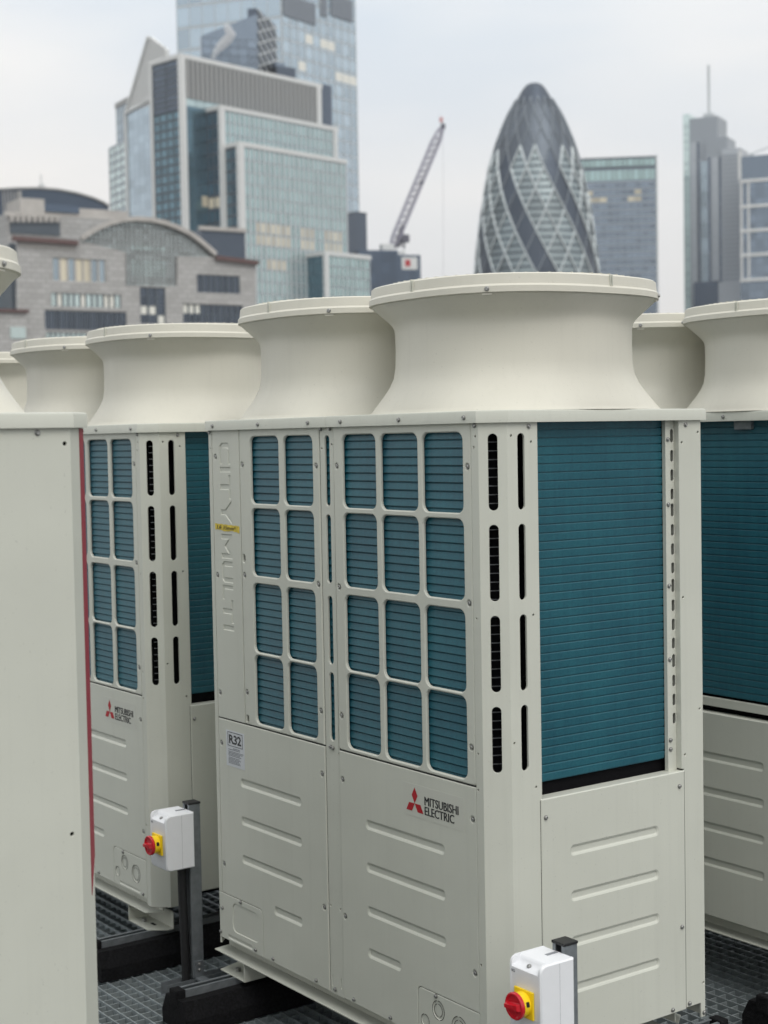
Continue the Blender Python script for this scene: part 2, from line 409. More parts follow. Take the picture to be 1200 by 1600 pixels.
UZ = 0.115                                           # feet below the panels
def make_unit(root):
    def part(name, bm, m_, parent=root, smooth=None):
        return link(name, mesh_of(bm, name), m_, parent, (0, 0, UZ) if parent is root else (0, 0, 0), None, smooth)
    def screw(parent, p, face):
        rot = {'F': (0, 0, 0), 'S': (0, 0, R(90)), 'B': (0, 0, R(180)), 'L': (0, 0, R(-90)), 'CR': (0, 0, R(45)), 'U': (R(-90), 0, 0)}[face]
        o = link('screw', SCREW, None, parent, p, (rot[0], random.uniform(0, 3), rot[2])); return o
    dim = lambda x, z: (CIR(x, z, 0.0105, 14), 0.0034, 0.0045)
    # --- front: strip with pressed lettering
    bm = bmesh.new()
    S0, KS = 1.587, 0.000408
    def LT(y0, pts, wid):          # letter polygon; s in stroke units along the run, t across
        return Poly([(0.066 + t_ * 0.067, S0 - (y0 - 65 + s_ * wid) * KS) for s_, t_ in pts])
    ks, kt = 0.24, 0.22
    cC = [(0, 0.22), (0.16, 0), (1, 0), (1, kt), (0.32, kt), (0.26, 0.3), (0.26, 0.7), (0.32, 1 - kt), (1, 1 - kt), (1, 1), (0.16, 1), (0, 0.78)]
    cI = [(0, 0), (1, 0), (1, 1), (0, 1)]
    cT = [(0.38, 0), (0.62, 0), (0.62, 1 - kt), (1, 1 - kt), (1, 1), (0, 1), (0, 1 - kt), (0.38, 1 - kt)]
    cY = [(0.38, 0), (0.62, 0), (0.62, 0.42), (1, 1), (0.74, 1), (0.5, 0.62), (0.26, 1), (0, 1), (0.38, 0.42)]
    cM = [(0, 0), (0.22, 0), (0.22, 0.62), (0.5, 0.28), (0.78, 0.62), (0.78, 0), (1, 0), (1, 1), (0.8, 1), (0.5, 0.6), (0.2, 1), (0, 1)]
    cU = [(0, 1), (0, 0.2), (0.16, 0), (0.84, 0), (1, 0.2), (1, 1), (0.75, 1), (0.75, 0.26), (0.7, kt), (0.3, kt), (0.25, 0.26), (0.25, 1)]
    cL = [(0, 0), (1, 0), (1, kt), (0.3, kt), (0.3, 1), (0, 1)]
    let = [LT(65, cC, 165), LT(250, cI, 42), LT(312, cT, 185), LT(508, cY, 182), LT(765, cM, 190), LT(975, cU, 165), LT(1158, cL, 115), LT(1270, cT, 180), LT(1467, cI, 42)]
    sheet(bm, FR, RECT(0.0215, 0.7165, 0.186, 1.634), [], [(l, 0.0022, 0.0028) for l in let] + [dim(0.040, 1.543), dim(0.037, 1.169), dim(0.036, 0.795)])
    p = part('lettered_strip', bm, M['cream'])
    for x, z in ((0.040, 1.543), (0.037, 1.169), (0.036, 0.795)): screw(p, (x, 0.004, z), 'F')
    # --- grilles
    bm = bmesh.new()
    hs = [RR(a, z0, b, z1, 0.022) for a, b in ((0.252, 0.413), (0.441, 0.596)) for z0, z1 in ROWS] + [RR(0.196, 1.218, 0.209, 1.242, 0.0064), RR(0.196, 0.720, 0.209, 0.744, 0.0064)]
    sc = [(0.204, 1.519), (0.204, 1.179), (0.203, 0.816), (0.6145, 1.517), (0.6145, 1.178), (0.6145, 0.813)]
    sheet(bm, FR, RECT(0.1885, 0.7165, 0.630, 1.634), hs, [dim(*s) for s in sc], t=0.008, b=0.003)
    p = part('grille_panel', bm, M['cream'])
    for x, z in sc: screw(p, (x, 0.004, z), 'F')
    bm = bmesh.new()
    hs = [RR(a, z0, b, z1, 0.022) for a, b in ((0.747, 0.905), (0.928, 1.092), (1.113, 1.279)) for z0, z1 in ROWS]
    sc = [(0.7195, 1.517), (0.7195, 1.178), (0.7195, 0.814), (1.298, 1.518), (1.297, 1.176), (1.297, 0.812)]
    sheet(bm, FR, RR(0.704, 0.7165, 1.3125, 1.634, 0.008), hs, [dim(*s) for s in sc], t=0.008, b=0.003)
    p = part('grille_panel', bm, M['cream'])
    for x, z in sc: screw(p, (x, 0.004, z), 'F')
    # --- centre post
    bm = bmesh.new()
    CPT = lambda a, z, d: (a, d + 0.003, z)
    sheet(bm, CPT, RECT(0.6325, -0.004, 0.7015, 1.636), [RR(0.656, z0, 0.680, z1, 0.012) for z0, z1 in MSL] + [CIR(0.641, 1.566, 0.0034, 8), CIR(0.692, 1.577, 0.0034, 8), CIR(0.697, 0.70, 0.003, 8), CIR(0.64, 0.252, 0.003, 8), CIR(0.69, 0.252, 0.003, 8)],
          [(RR(0.640, 0.018, 0.646, 0.050, 0.003), 0.001, 0.002), (RR(0.684, 0.020, 0.690, 0.052, 0.003), 0.001, 0.002)])
    p = part('centre_post', bm, M['cream'])
    for x, z in ((0.641, 1.622), (0.686, 1.622), (0.659, 0.716), (0.671, 0.714), (0.657, 0.012)): screw(p, (x, 0.002, z), 'F')
    # --- lower front panels
    bm = bmesh.new()
    rib = lambda x0, x1, z0: (RR(x0, z0, x1, z0 + 0.029, 0.0125), 0.0085, 0.0048)
    sc = [(0.037, 0.634), (0.0355, 0.244), (0.613, 0.630), (0.611, 0.240)]
    sheet(bm, FR, Poly([(0.021, 0.149)] + [(0.252 + 0.016 * math.sin(R(a)), 0.133 + 0.016 * math.cos(R(a))) for a in (0, 30, 60, 90)] + [(0.268, 0.0), (0.630, 0.0), (0.630, 0.712), (0.021, 0.712)]), [],
          [rib(0.150, 0.500, z) for z in RIBZ[:3]] + [rib(0.334, 0.494, RIBZ[3])] + [dim(*s) for s in sc])
    p = part('lower_panel', bm, M['cream'])
    for x, z in sc: screw(p, (x, 0.004, z), 'F')
    for x, z in ((0.323, 0.012), (0.562, 0.012)): screw(p, (x, 0, z), 'F')
    bm = bmesh.new()
    sheet(bm, FR, Poly([(0.001, 0.147)] + [(0.251 + 0.0145 * math.sin(R(a)), 0.1325 + 0.0145 * math.cos(R(a))) for a in (0, 30, 60, 90)] + [(0.2655, 0.0), (0.001, 0.0)]), [],
          [(RR(0.082, 0.036, 0.242, 0.130, 0.022), 0.0018, 0.0022), (RR(0.05, 0.006, 0.2, 0.020, 0.005), 0.004, 0.003)])
    p = part('service_hatch', bm, M['cream'])
    for x, z in ((0.221, 0.013), (0.006, 0.018), (0.019, 0.097), (0.135, 0.142)): screw(p, (x, 0, z), 'F')
    bm = bmesh.new()
    sc = [(0.718, 0.632), (0.718, 0.240), (1.297, 0.629), (1.297, 0.235)]
    arc = [(1.070 - 0.016 * math.sin(R(a)), 0.121 + 0.016 * math.cos(R(a))) for a in (90, 60, 30, 0)]
    sheet(bm, FR, Poly([(0.704, 0.0), (1.054, 0.0)] + arc + [(1.313, 0.137), (1.313, 0.712), (0.704, 0.712)]), [],
          [rib(0.828, 1.182, z) for z in RIBZ[:3]] + [rib(0.828, 0.983, RIBZ[3])] + [dim(*s) for s in sc])
    p = part('lower_panel', bm, M['cream'])
    for x, z in sc: screw(p, (x, 0.004, z), 'F')
    for x, z in ((0.755, 0.011), (0.93, 0.011)): screw(p, (x, 0, z), 'F')
    bm = bmesh.new()
    arc = [(1.0705 - 0.0145 * math.sin(R(a)), 0.1205 + 0.0145 * math.cos(R(a))) for a in (90, 60, 30, 0)]
    ko = lambda x, z, r: (CIR(x, z, r, 20), 0.0016, 0.002)
    sheet(bm, FR, Poly([(1.056, 0.0)] + arc + [(1.313, 0.135), (1.313, 0.0)]), [], [ko(1.144, 0.094, 0.025), ko(1.232, 0.072, 0.031), ko(1.086, 0.050, 0.017), (RR(1.10, 0.008, 1.26, 0.020, 0.005), 0.003, 0.003)])
    p = part('service_hatch', bm, M['cream'])
    for kx, kz, kr in ((1.144, 0.094, 0.0255), (1.232, 0.072, 0.0315), (1.232, 0.072, 0.022), (1.144, 0.094, 0.017), (1.086, 0.050, 0.0175)):
        bm = bmesh.new()
        for a0 in (-75, 105):
            pv_ = None
            for i in range(13):
                a_ = R(a0 + 165 * i / 12); c_ = [bm.verts.new((kx + rr_ * math.cos(a_), -0.0004, kz + rr_ * math.sin(a_))) for rr_ in (kr - 0.0009, kr + 0.0009)]
                if pv_: bm.faces.new((pv_[0], pv_[1], c_[1], c_[0]))
                pv_ = c_
        link('knockout_slot', mesh_of(bm, 'knockout_slot'), M['hole'], p)
    for x, z in ((1.135, 0.130), (1.285, 0.012)): screw(p, (x, 0, z), 'F')
    # --- corner posts
    cw = CH / q2
    for side in (1, -1):
        bm = bmesh.new()
        hz = [RR(cw / 2 - 0.012, z0, cw / 2 + 0.012, z1, 0.012) for z0, z1 in SLOT]
        if side == 1:
            sheet(bm, FR, RECT(1.315, -0.02, W1, 1.636), [CIR(1.331, 1.593, 0.0034, 8), CIR(1.325, 1.566, 0.0034, 8), CIR(1.326, 1.14, 0.003, 8), CIR(1.324, 0.80, 0.003, 8), CIR(1.322, 0.708, 0.0036, 8), CIR(1.323, 0.263, 0.0036, 8)], b=0.0004)
            sheet(bm, CR_, RECT(0, -0.02, cw, 1.636), hz, b=0.0005)
            sheet(bm, RS, RECT(CH, -0.02, 0.150, 1.636), [RR(0.084, z0, 0.107, z1, 0.0115) for z0, z1 in SLOT] + [CIR(y_, z_, 0.0034, 8) for y_, z_ in ((0.129, 1.577), (0.129, 1.144), (0.131, 0.709), (0.064, 1.593), (0.061, 0.829))], b=0.0005)
        else:
            sheet(bm, FR, RECT(W0, 0.1495, 0.019, 1.636), [CIR(0.010, 1.57, 0.003, 8), CIR(0.012, 0.83, 0.003, 8)], b=0.0004)
            sheet(bm, CL_, RECT(0, -0.02, cw, 1.636), [], b=0.0005)
        p = part('corner_post', bm, M['cream'])
        if side == 1:
            screw(p, (1.330, 0, 1.620), 'F'); screw(p, (SX, 0.121, 1.616), 'S')
        else: screw(p, (0.008, 0, 1.620), 'F')
    # --- coil side: lower panel, slotted rail, rear post
    bm = bmesh.new()
    sheet(bm, lambda a, z, d: (SX + 0.003 - d, a, z), RECT(0.144, 0.014, 0.664, 0.675), [], [(RR(0.241, z + 0.0, 0.562, z + 0.029, 0.0125), 0.0085, 0.0048) for z in (0.513, 0.394, 0.275, 0.153)], b=0.0025)
    box(bm, SX - 0.035, SX - 0.003, 0.146, 0.662, 0.671, 0.6748)
    p = part('side_panel', bm, M['cream'])
    for y_, z_ in ((0.643, 0.635), (0.158, 0.627), (0.648, 0.247), (0.609, 0.026), (0.165, 0.03)): screw(p, (SX + 0.003, y_, z_), 'S')
    bm = bmesh.new()
    zs = []
    z_ = 1.6
    lens = [(1.567, 1.602), (1.515, 1.546), (1.463, 1.494), (1.413, 1.442)]
    hz = [RR(0.6425, a + k, 0.6535, b + k, 0.005) for k in (0, -0.20, -0.405, -0.61) for a, b in lens if a + k > 0.72]
    sheet(bm, lambda a, z, d: (SX - 0.018 - d, a, z), RECT(0.6395, 0.675, 0.6562, 1.634), hz, b=0.0004, t=0.0016)
    box(bm, SX - 0.028, SX - 0.0160, 0.621, 0.6393, 0.675, 1.634)
    p = part('slotted_rail', bm, M['cream'])
    for z_ in (1.575, 1.40, 1.18, 0.98, 0.76, 0.735): screw(p, (SX - 0.0160, 0.630, z_), 'S')
    bm = bmesh.new()
    sheet(bm, RS, Poly([(0.6655, 0.017), (0.724, 0.017), (0.726, -0.024), (0.742, -0.024), (0.742, 1.636), (0.6565, 1.636), (0.6565, 0.68), (0.6655, 0.678)]),
          [CIR(y_, z_, 0.0034, 8) for y_, z_ in ((0.731, 1.593), (0.668, 1.566), (0.668, 1.147), (0.729, 0.836), (0.670, 0.717), (0.735, 0.072))], b=0.0012)
    box(bm, SX - 0.030, SX - 0.006, 0.6565, 0.6595, 0.68, 1.63)
    box(bm, 1.262, SX - 0.006, 0.737, 0.742, -0.02, 1.636)
    p = part('rear_post', bm, M['cream'])
    for y_, z_ in ((0.682, 1.614), (0.678, 0.027), (0.735, -0.012)): screw(p, (SX, y_, z_), 'S')
    bm = bmesh.new()
    box(bm, SXL, 0.085, 0.737, 0.742, -0.02, 1.636)
    part('rear_post', bm, M['cream'])
    # --- plain side
    bm = bmesh.new()
    sheet(bm, LS, RECT(CH, -0.02, 0.742, 1.636), [CIR(0.062, 1.594, 0.0045, 10), CIR(0.070, 0.800, 0.0045, 10), CIR(0.70, 1.594, 0.0045, 10)], b=0.0005)
    p = part('blank_side', bm, M['cream'])
    for y_, z_ in ((0.120, 1.617), (0.40, 1.617), (0.68, 1.617)): screw(p, (SXL, y_, z_), 'L')
    # --- back: lower panel with ribs, coil rail, clip
    bm = bmesh.new()
    sheet(bm, lambda a, z, d: (a, D + 0.004 - d, z), RECT(0.087, 0.0, 1.260, 0.675), [], [(RR(0.205, z, 0.64, z + 0.031, 0.0125), 0.0085, 0.0048) for z in (0.515, 0.399, 0.282, 0.165)] + [(RR(0.74, z, 1.14, z + 0.031, 0.0125), 0.0085, 0.0048) for z in (0.515, 0.399, 0.282, 0.165)], b=0.0025)
    box(bm, 0.089, 1.258, D - 0.035, D - 0.003, 0.671, 0.6748)
    p = part('rear_panel', bm, M['cream'])
    for x_ in (0.11, 0.66, 1.24): screw(p, (x_, D + 0.004, 0.03), 'B')
    bm = bmesh.new(); box(bm, 0.087, 1.260, D - 0.03, D - 0.012, 0.695, 0.722)
    part('coil_rail', bm, M['cream'])
    bm = bmesh.new(); box(bm, 0.26, 0.33, D - 0.03, D - 0.01, 1.598, 1.626, 0.003)
    part('coil_clip', bm, M['galv'])
    # --- coils (rows of finned tube with recessed joints)
    pitch = 0.0219
    def coil(T, a0, a1, z0, z1, d0, gd=0.007, tl=0.0006):
        bm = bmesh.new(); k = 0; z = z1; prof = []
        while z > z0 + pitch:
            prof += [(z, d0 + 0.001 + tl), (z - 0.0012, d0 + tl), (z - pitch + 0.0034, d0), (z - pitch + 0.0030, d0 + gd), (z - pitch + 0.0004, d0 + gd)]
            z -= pitch
        A = [bm.verts.new(T(a0, zz, dd)) for zz, dd in prof]; B = [bm.verts.new(T(a1, zz, dd)) for zz, dd in prof]
        for i in range(len(prof) - 1): bm.faces.new((A[i], B[i], B[i + 1], A[i + 1]))
        return bm
    o = part('coil', coil(FR, 0.20, 1.30, 0.70, 1.628, 0.011, 0.006, 0.0035), M['coil'])
    o = part('coil', coil(RS, 0.140, 0.6205, 0.70, 1.628, 0.030, 0.0035, -0.0016), M['coil'])
    o = part('coil', coil(BK, 0.085, 1.262, 0.715, 1.628, 0.024, 0.0035), M['coil'])
    # corner hairpins seen through the slots
    bm = bmesh.new(); z = 1.60
    while z > 0.74:
        bar(bm, (1.325, 0.045, z), (1.352, 0.10, z), 0.003, 0.0022); z -= pitch
    part('coil_tubes', bm, M['tube'])
    # --- black strips in and on the panel joints, standing in for gap shadow
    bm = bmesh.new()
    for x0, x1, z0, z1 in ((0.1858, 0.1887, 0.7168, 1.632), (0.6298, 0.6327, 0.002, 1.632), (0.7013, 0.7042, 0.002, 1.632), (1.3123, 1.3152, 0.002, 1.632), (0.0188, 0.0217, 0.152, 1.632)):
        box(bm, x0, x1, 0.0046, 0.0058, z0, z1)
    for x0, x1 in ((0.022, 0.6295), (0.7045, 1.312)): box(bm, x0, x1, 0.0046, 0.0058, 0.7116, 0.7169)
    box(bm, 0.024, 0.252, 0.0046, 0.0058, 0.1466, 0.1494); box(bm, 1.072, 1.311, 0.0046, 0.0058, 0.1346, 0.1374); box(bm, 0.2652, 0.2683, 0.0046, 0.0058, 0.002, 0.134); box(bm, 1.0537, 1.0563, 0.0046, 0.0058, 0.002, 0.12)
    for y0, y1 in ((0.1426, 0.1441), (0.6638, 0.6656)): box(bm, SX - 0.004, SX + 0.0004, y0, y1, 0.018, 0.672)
    part('seam_shade', bm, M['black'])
    # --- inner core
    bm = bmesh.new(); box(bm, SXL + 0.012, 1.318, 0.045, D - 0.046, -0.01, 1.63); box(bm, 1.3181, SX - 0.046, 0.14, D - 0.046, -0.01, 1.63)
    part('inner_case', bm, M['dark'])
    # --- top covers
    e = 0.010
    for side in (1, -1):
        if side == 1: poly = [(0.6812, -e), (W1 + 0.004, -e), (SX + e, CH - 0.004), (SX + e, D + 0.012), (0.6812, D + 0.012)]
        else: poly = [(W0 - 0.004, -e), (0.6798, -e), (0.6798, D + 0.012), (SXL - e, D + 0.012), (SXL - e, CH - 0.004)]
        bm = bmesh.new(); prism(bm, poly, ZC, ZT, 0.005)
        p = part('top_cover', bm, M['cream'], smooth=25)
        for x_ in ((0.757, 1.029, 1.301) if side == 1 else (0.046, 0.319, 0.593)): screw(p, (x_, -e, ZC + 0.014), 'F')
        for x_ in ((0.90, 1.20) if side == 1 else (0.15, 0.354)): screw(p, (x_, D + 0.012, ZC + 0.014), 'B')
    # --- fan shrouds
    def ringpts(r, n, z, c, seg=96):
        k = 1 / (math.sqrt(2) * 2 ** (-1 / n)); a = r * k; pts = []
        for i in range(seg):
            t_ = 2 * math.pi * i / seg; cc, ss = math.cos(t_), math.sin(t_)
            q = a / (abs(cc) ** n + abs(ss) ** n) ** (1 / n); pts.append((c[0] + q * cc, c[1] + q * ss, z))
        return pts
    def loft(bm, spec, c):
        rings = [[bm.verts.new(p_) for p_ in ringpts(r, n, z, c)] for z, r, n in spec]
        for a, b in zip(rings, rings[1:]):
            for i in range(len(a)): bm.faces.new((a[i], a[(i + 1) % len(a)], b[(i + 1) % len(a)], b[i]))
        return rings
    for cx in (1.033, 0.322):
        c = (cx, 0.385)
        bm = bmesh.new()
        loft(bm, [(1.6575, 0.402, 2.6), (1.661, 0.3985, 2.6), (1.668, 0.392, 2.5), (1.68, 0.382, 2.4), (1.695, 0.370, 2.3), (1.712, 0.3565, 2.2), (1.732, 0.343, 2.1), (1.755, 0.332, 2.05), (1.785, 0.3265, 2),
                  (1.83, 0.325, 2), (1.876, 0.3255, 2), (1.890, 0.328, 2.03), (1.902, 0.335, 2.12), (1.912, 0.345, 2.2), (1.925, 0.360, 2.35), (1.940, 0.377, 2.5), (1.952, 0.391, 2.6),
                  (1.955, 0.391, 2.6), (1.955, 0.386, 2.6), (1.94, 0.368, 2.5), (1.91, 0.335, 2.1), (1.88, 0.318, 2), (1.70, 0.318, 2)], c)
        sh = part('fan_shroud', bm, M['shroud'], smooth=40)
        bm = bmesh.new()
        loft(bm, [(1.9535, 0.388, 2.6), (1.9535, 0.3955, 2.6), (1.955, 0.3985, 2.6), (1.970, 0.3985, 2.6), (1.9755, 0.3935, 2.6), (2.000, 0.391, 2.6), (2.003, 0.387, 2.6), (2.003, 0.372, 2.6), (1.957, 0.372, 2.6)], c)
        rim = link('rim', mesh_of(bm, 'rim'), M['shroud'], sh, (0, 0, 0), None, 30)
        bm = bmesh.new()
        for i in range(72):
            t_ = 2 * math.pi * i / 72
            p0 = Vector((c[0] + 0.08 * math.cos(t_), c[1] + 0.08 * math.sin(t_), 2.006)); p1 = Vector((c[0] + 0.352 * math.cos(t_), c[1] + 0.352 * math.sin(t_), 2.006))
            bar(bm, p0, p1, 0.003)
        for rr in (0.08, 0.15, 0.22, 0.29, 0.35):
            tube(bm, [(c[0] + rr * math.cos(R(a)), c[1] + rr * math.sin(R(a)), 2.0045) for a in range(0, 361, 10)], 0.0018, 5)
        link('fan_guard', mesh_of(bm, 'fan_guard'), M['shroud'], sh, (0, 0, 0))
        # seams and screws round the rim
        for a in (-50, 40, 130, 220):
            n = 2.6; cc, ss = math.cos(R(a)), math.sin(R(a)); q = (0.3982 / 1.0832) / (abs(cc) ** n + abs(ss) ** n) ** (1 / n)
            o = link('screw', SCREW, None, sh, (c[0] + q * cc, c[1] + q * ss, 1.963), (0, 0, R(a + 90)))
            q2_ = q - 0.010; o = link('clip', CLIP, None, sh, (c[0] + q2_ * cc, c[1] + q2_ * ss, 1.9525), (0, 0, R(a + 90)))
            for da in (-36, 53):
                cc, ss = math.cos(R(a + da)), math.sin(R(a + da)); q = (0.3945 / 1.0832) / (abs(cc) ** n + abs(ss) ** n) ** (1 / n)
                link('rim_joint', JOINT, None, sh, (c[0] + q * cc, c[1] + q * ss, 1.978), (0, 0, R(a + da + 90)))
    # --- base rails and feet
    for face in (0, 1):
        bm = bmesh.new()
        yy = (lambda v: v) if face == 0 else (lambda v: D - v)
        def bx(x0, x1, ya, yb, z0, z1): box(bm, x0, x1, min(yy(ya), yy(yb)), max(yy(ya), yy(yb)), z0, z1)
        bx(-0.03, 1.33, 0.050, 0.054, -0.046, 0.0)
        prof = [(0.0495, -0.0462), (0.0495, -0.050), (-0.002, -0.052), (-0.002, -0.049)]
        A = [bm.verts.new((-0.034 + (0.03 if y_ > 0.02 else 0) * 0, yy(y_), z_)) for y_, z_ in prof]; B = [bm.verts.new((1.30 + (0.04 if y_ > 0.02 else 0), yy(y_), z_)) for y_, z_ in prof]
        for i in range(4): bm.faces.new((A[i], A[(i + 1) % 4], B[(i + 1) % 4], B[i]))
        bm.faces.new(A); bm.faces.new(B[::-1])
        rail = part('base_rail', bm, M['cream'])
        for x_ in (0.03, 0.45, 0.86, 1.24):
            link('rail_slot', SLOTM, None, rail, (x_, yy(0.022), -0.0483))
        for s in (0, 1):
            bm = bmesh.new()
            if s == 0: x0, x1, xo = -0.012, 0.136, -0.035
            else: x0, x1, xo = 1.155, 1.298, 1.345
            # bottom plate (cut-off outer corner), back web, inner side web
            poly = [(x0, yy(0.005)), (x1, yy(0.005)), (x1, yy(0.082)), (xo, yy(0.082))] if s == 0 else [(x0, yy(0.005)), (x1, yy(0.005)), (xo, yy(0.062)), (xo, yy(0.082)), (x0, yy(0.082))]
            prism(bm, poly, -0.115, -0.1118)
            bx(min(x0, xo) + 0.0006, max(x1, xo) - 0.0006, 0.0821, 0.0852, -0.115, -0.0525)
            xi = x1 if s == 0 else x0
            bx(xi + 0.0001, xi + 0.0031, 0.004, 0.082, -0.115, -0.0525)
            f = part('foot', bm, M['cream'])
            bm = bmesh.new(); bmesh.ops.create_cone(bm, cap_ends=True, segments=6, radius1=0.010, radius2=0.010, depth=0.010)
            link('bolt', mesh_of(bm, 'bolt'), M['screw'], f, ((x0 + x1) / 2 - 0.02, yy(0.04), -0.106))
            link('rail_slot', SLOTM, None, f, ((x0 + x1) / 2 + 0.03, yy(0.05), -0.1115))

bm = bmesh.new(); box(bm, -0.013, 0.013, -0.006, 0.006, -0.004, 0.0); CLIP = mesh_of(bm, 'clip'); CLIP.materials.append(M['shroud'])
bm = bmesh.new(); box(bm, -0.0012, 0.0012, -0.0018, 0.003, -0.004, 0.024); JOINT = mesh_of(bm, 'rim_joint'); JOINT.materials.append(M['cream'])
bm = bmesh.new(); sh_ = RR(-0.018, -0.006, 0.018, 0.006, 0.006); v_ = [bm.verts.new((x, y, 0.0)) for x, y in sh_.loop()]; bm.faces.new(v_); SLOTM = mesh_of(bm, 'rail_slot'); SLOTM.materials.append(M['hole'])

GRP = 'cream condensing units on the roof walkway'
U1 = thing('condensing_unit', 'cream outdoor condensing unit in the middle with pressed lettering strip, yellow tape and R32 sticker', 'condenser', (0, 0, 0.121), 0, GRP)
make_unit(U1)
def place(label, x, y, rz):
    c = copy_tree(U1); c.location = (x, y, 0.121); c.rotation_euler = (0, 0, rz); c['label'] = label; return c
bpy.context.view_layer.update()
U2 = place('cream condensing unit next along the row, partly hidden, with a switch box at its corner', -1.822, 0, 0)
U3 = place('farthest condensing unit of the row, only a slice of its fan shroud showing', -3.644, 0, 0)
U4 = place('condensing unit seen from behind with ribbed rear panel, past the middle unit', 1.28, 2.11, R(180))
U5 = place('condensing unit close to the camera showing its plain grey-cream side and a red edge strip', 1.343, -1.055, R(180))

for ch in U5.children:
    if ch.name.startswith('fan_shroud'): ch.location.x += 0.055
# stickers, logo, tape (only where the photograph shows them)
def logo(root):
    z0 = UZ
    pl = link('logo_sticker', boxmesh('logo_sticker', 1.006, 1.264, -0.0006, -0.0001, 0.590, 0.677), M['plate'], root, (0, 0, z0))
    bm = bmesh.new(); cx, cz, h = 1.0575, 0.6260, 0.0430
    w = h * 0.2887
    def rh(ang):
        ca, sa = math.cos(ang), math.sin(ang)
        pts = [(0, 0), (w / 1.0, h / 2), (0, h), (-w / 1.0, h / 2)]
        vs_ = [bm.verts.new((cx + (px * ca - pz * sa) * 1.0, -0.0012, cz + px * sa + pz * ca)) for px, pz in pts]
        bm.faces.new(vs_)
    for a in (0, R(120), R(-120)): rh(a)
    bmesh.ops.recalc_face_normals(bm, faces=bm.faces[:])
    link('logo_diamonds', mesh_of(bm, 'logo_diamonds'), M['logored'], pl)
    for body, x, z, wd in (('MITSUBISHI', 1.101, 0.6295, 0.141), ('ELECTRIC', 1.101, 0.6035, 0.123)):
        me = bold(fit(text_mesh('logo_lettering', body, 0.03, 0.0003, 1.0, 0.0), wd, 0.0225), 0.0007)
        link('logo_lettering', me, M['ink'], pl, (x, -0.0009, z), (R(90), 0, 0))
logo(U1); logo(U2)
st = link('refrigerant_sticker', boxmesh('refrigerant_sticker', 0.068, 0.180, -0.0006, -0.0001, 0.568, 0.682), M['sticker'], U1, (0, 0, UZ))
me = fit(text_mesh('sticker_lettering', 'R32', 0.04, 0.0003, 0.95, 0.0008), 0.074, 0.029)
link('sticker_lettering', me, M['ink'], st, (0.087, -0.0009, 0.640), (R(90), 0, 0))
bm = bmesh.new()
for a in ((0.079, 0.169, 0.6755, 0.677), (0.079, 0.169, 0.6325, 0.634)): box(bm, a[0], a[1], -0.0012, -0.0007, a[2], a[3])
for a in ((0.079, 0.0805), (0.1675, 0.169)): box(bm, a[0], a[1], -0.0012, -0.0007, 0.634, 0.6755)
link('sticker_border', mesh_of(bm, 'sticker_border'), M['ink'], st)
bm = bmesh.new(); z = 0.627; k = 0
while z > 0.578:
    w_ = random.uniform(0.06, 0.085); x0 = 0.110 if k == 0 else 0.082; w_ = 0.03 if k == 0 else w_
    xx = x0
    while xx < x0 + w_:
        ww = random.uniform(0.006, 0.014); box(bm, xx, xx + ww, -0.0011, -0.0007, z - 0.0024, z); xx += ww + 0.002
    z -= 0.0043 if k not in (1, 5) else 0.0065; k += 1
link('sticker_print', mesh_of(bm, 'sticker_print'), M['fineink'], st)
# tape with hand-written marks
bm = bmesh.new()
NT = 16
row = []
for i in range(NT + 1):
    x_ = 0.030 + 0.150 * i / NT; dz = -0.004 * i / NT + 0.0008 * math.sin(i * 1.9); th = 0.020 - 0.002 * math.sin(i * 0.7)
    row.append((bm.verts.new((x_, -0.0009 - 0.0006 * math.sin(i), 1.333 + dz)), bm.verts.new((x_ + 0.001, -0.0007, 1.333 + dz - th))))
for a, b in zip(row, row[1:]): bm.faces.new((a[0], b[0], b[1], a[1]))
tp = link('tape', mesh_of(bm, 'tape'), M['tape'], U1, (0, 0, UZ))
me = fit(text_mesh('handwriting', 'L6 35mm\u00b2', 0.02, 0.0002, 1.1, 0.0), 0.112, 0.0115)
for v in me.vertices: v.co.y += -0.028 * v.co.x; v.co.x += 0.25 * v.co.y
link('handwriting', me, M['ink'], tp, (0.045, -0.0019, 1.3175), (R(90), 0, 0))
# red strip on the edge of the near unit
bm = bmesh.new()
vs_ = [(-0.001, 1.625), (0.020, 1.625), (0.020, 0.655), (-0.001, 0.735)]
fr_ = [bm.verts.new(CL_(a, z_, -0.0016)) for a, z_ in vs_]; bk_ = [bm.verts.new(CL_(a, z_, -0.0003)) for a, z_ in vs_]
bm.faces.new(fr_); bm.faces.new(bk_[::-1])
for i in range(4): bm.faces.new((fr_[i], bk_[i], bk_[(i + 1) % 4], fr_[(i + 1) % 4]))
o = link('edge_strip', mesh_of(bm, 'edge_strip'), M['redstrip'], U5, (0, 0, UZ)); o['label'] = 'dark red strip down the corner edge'

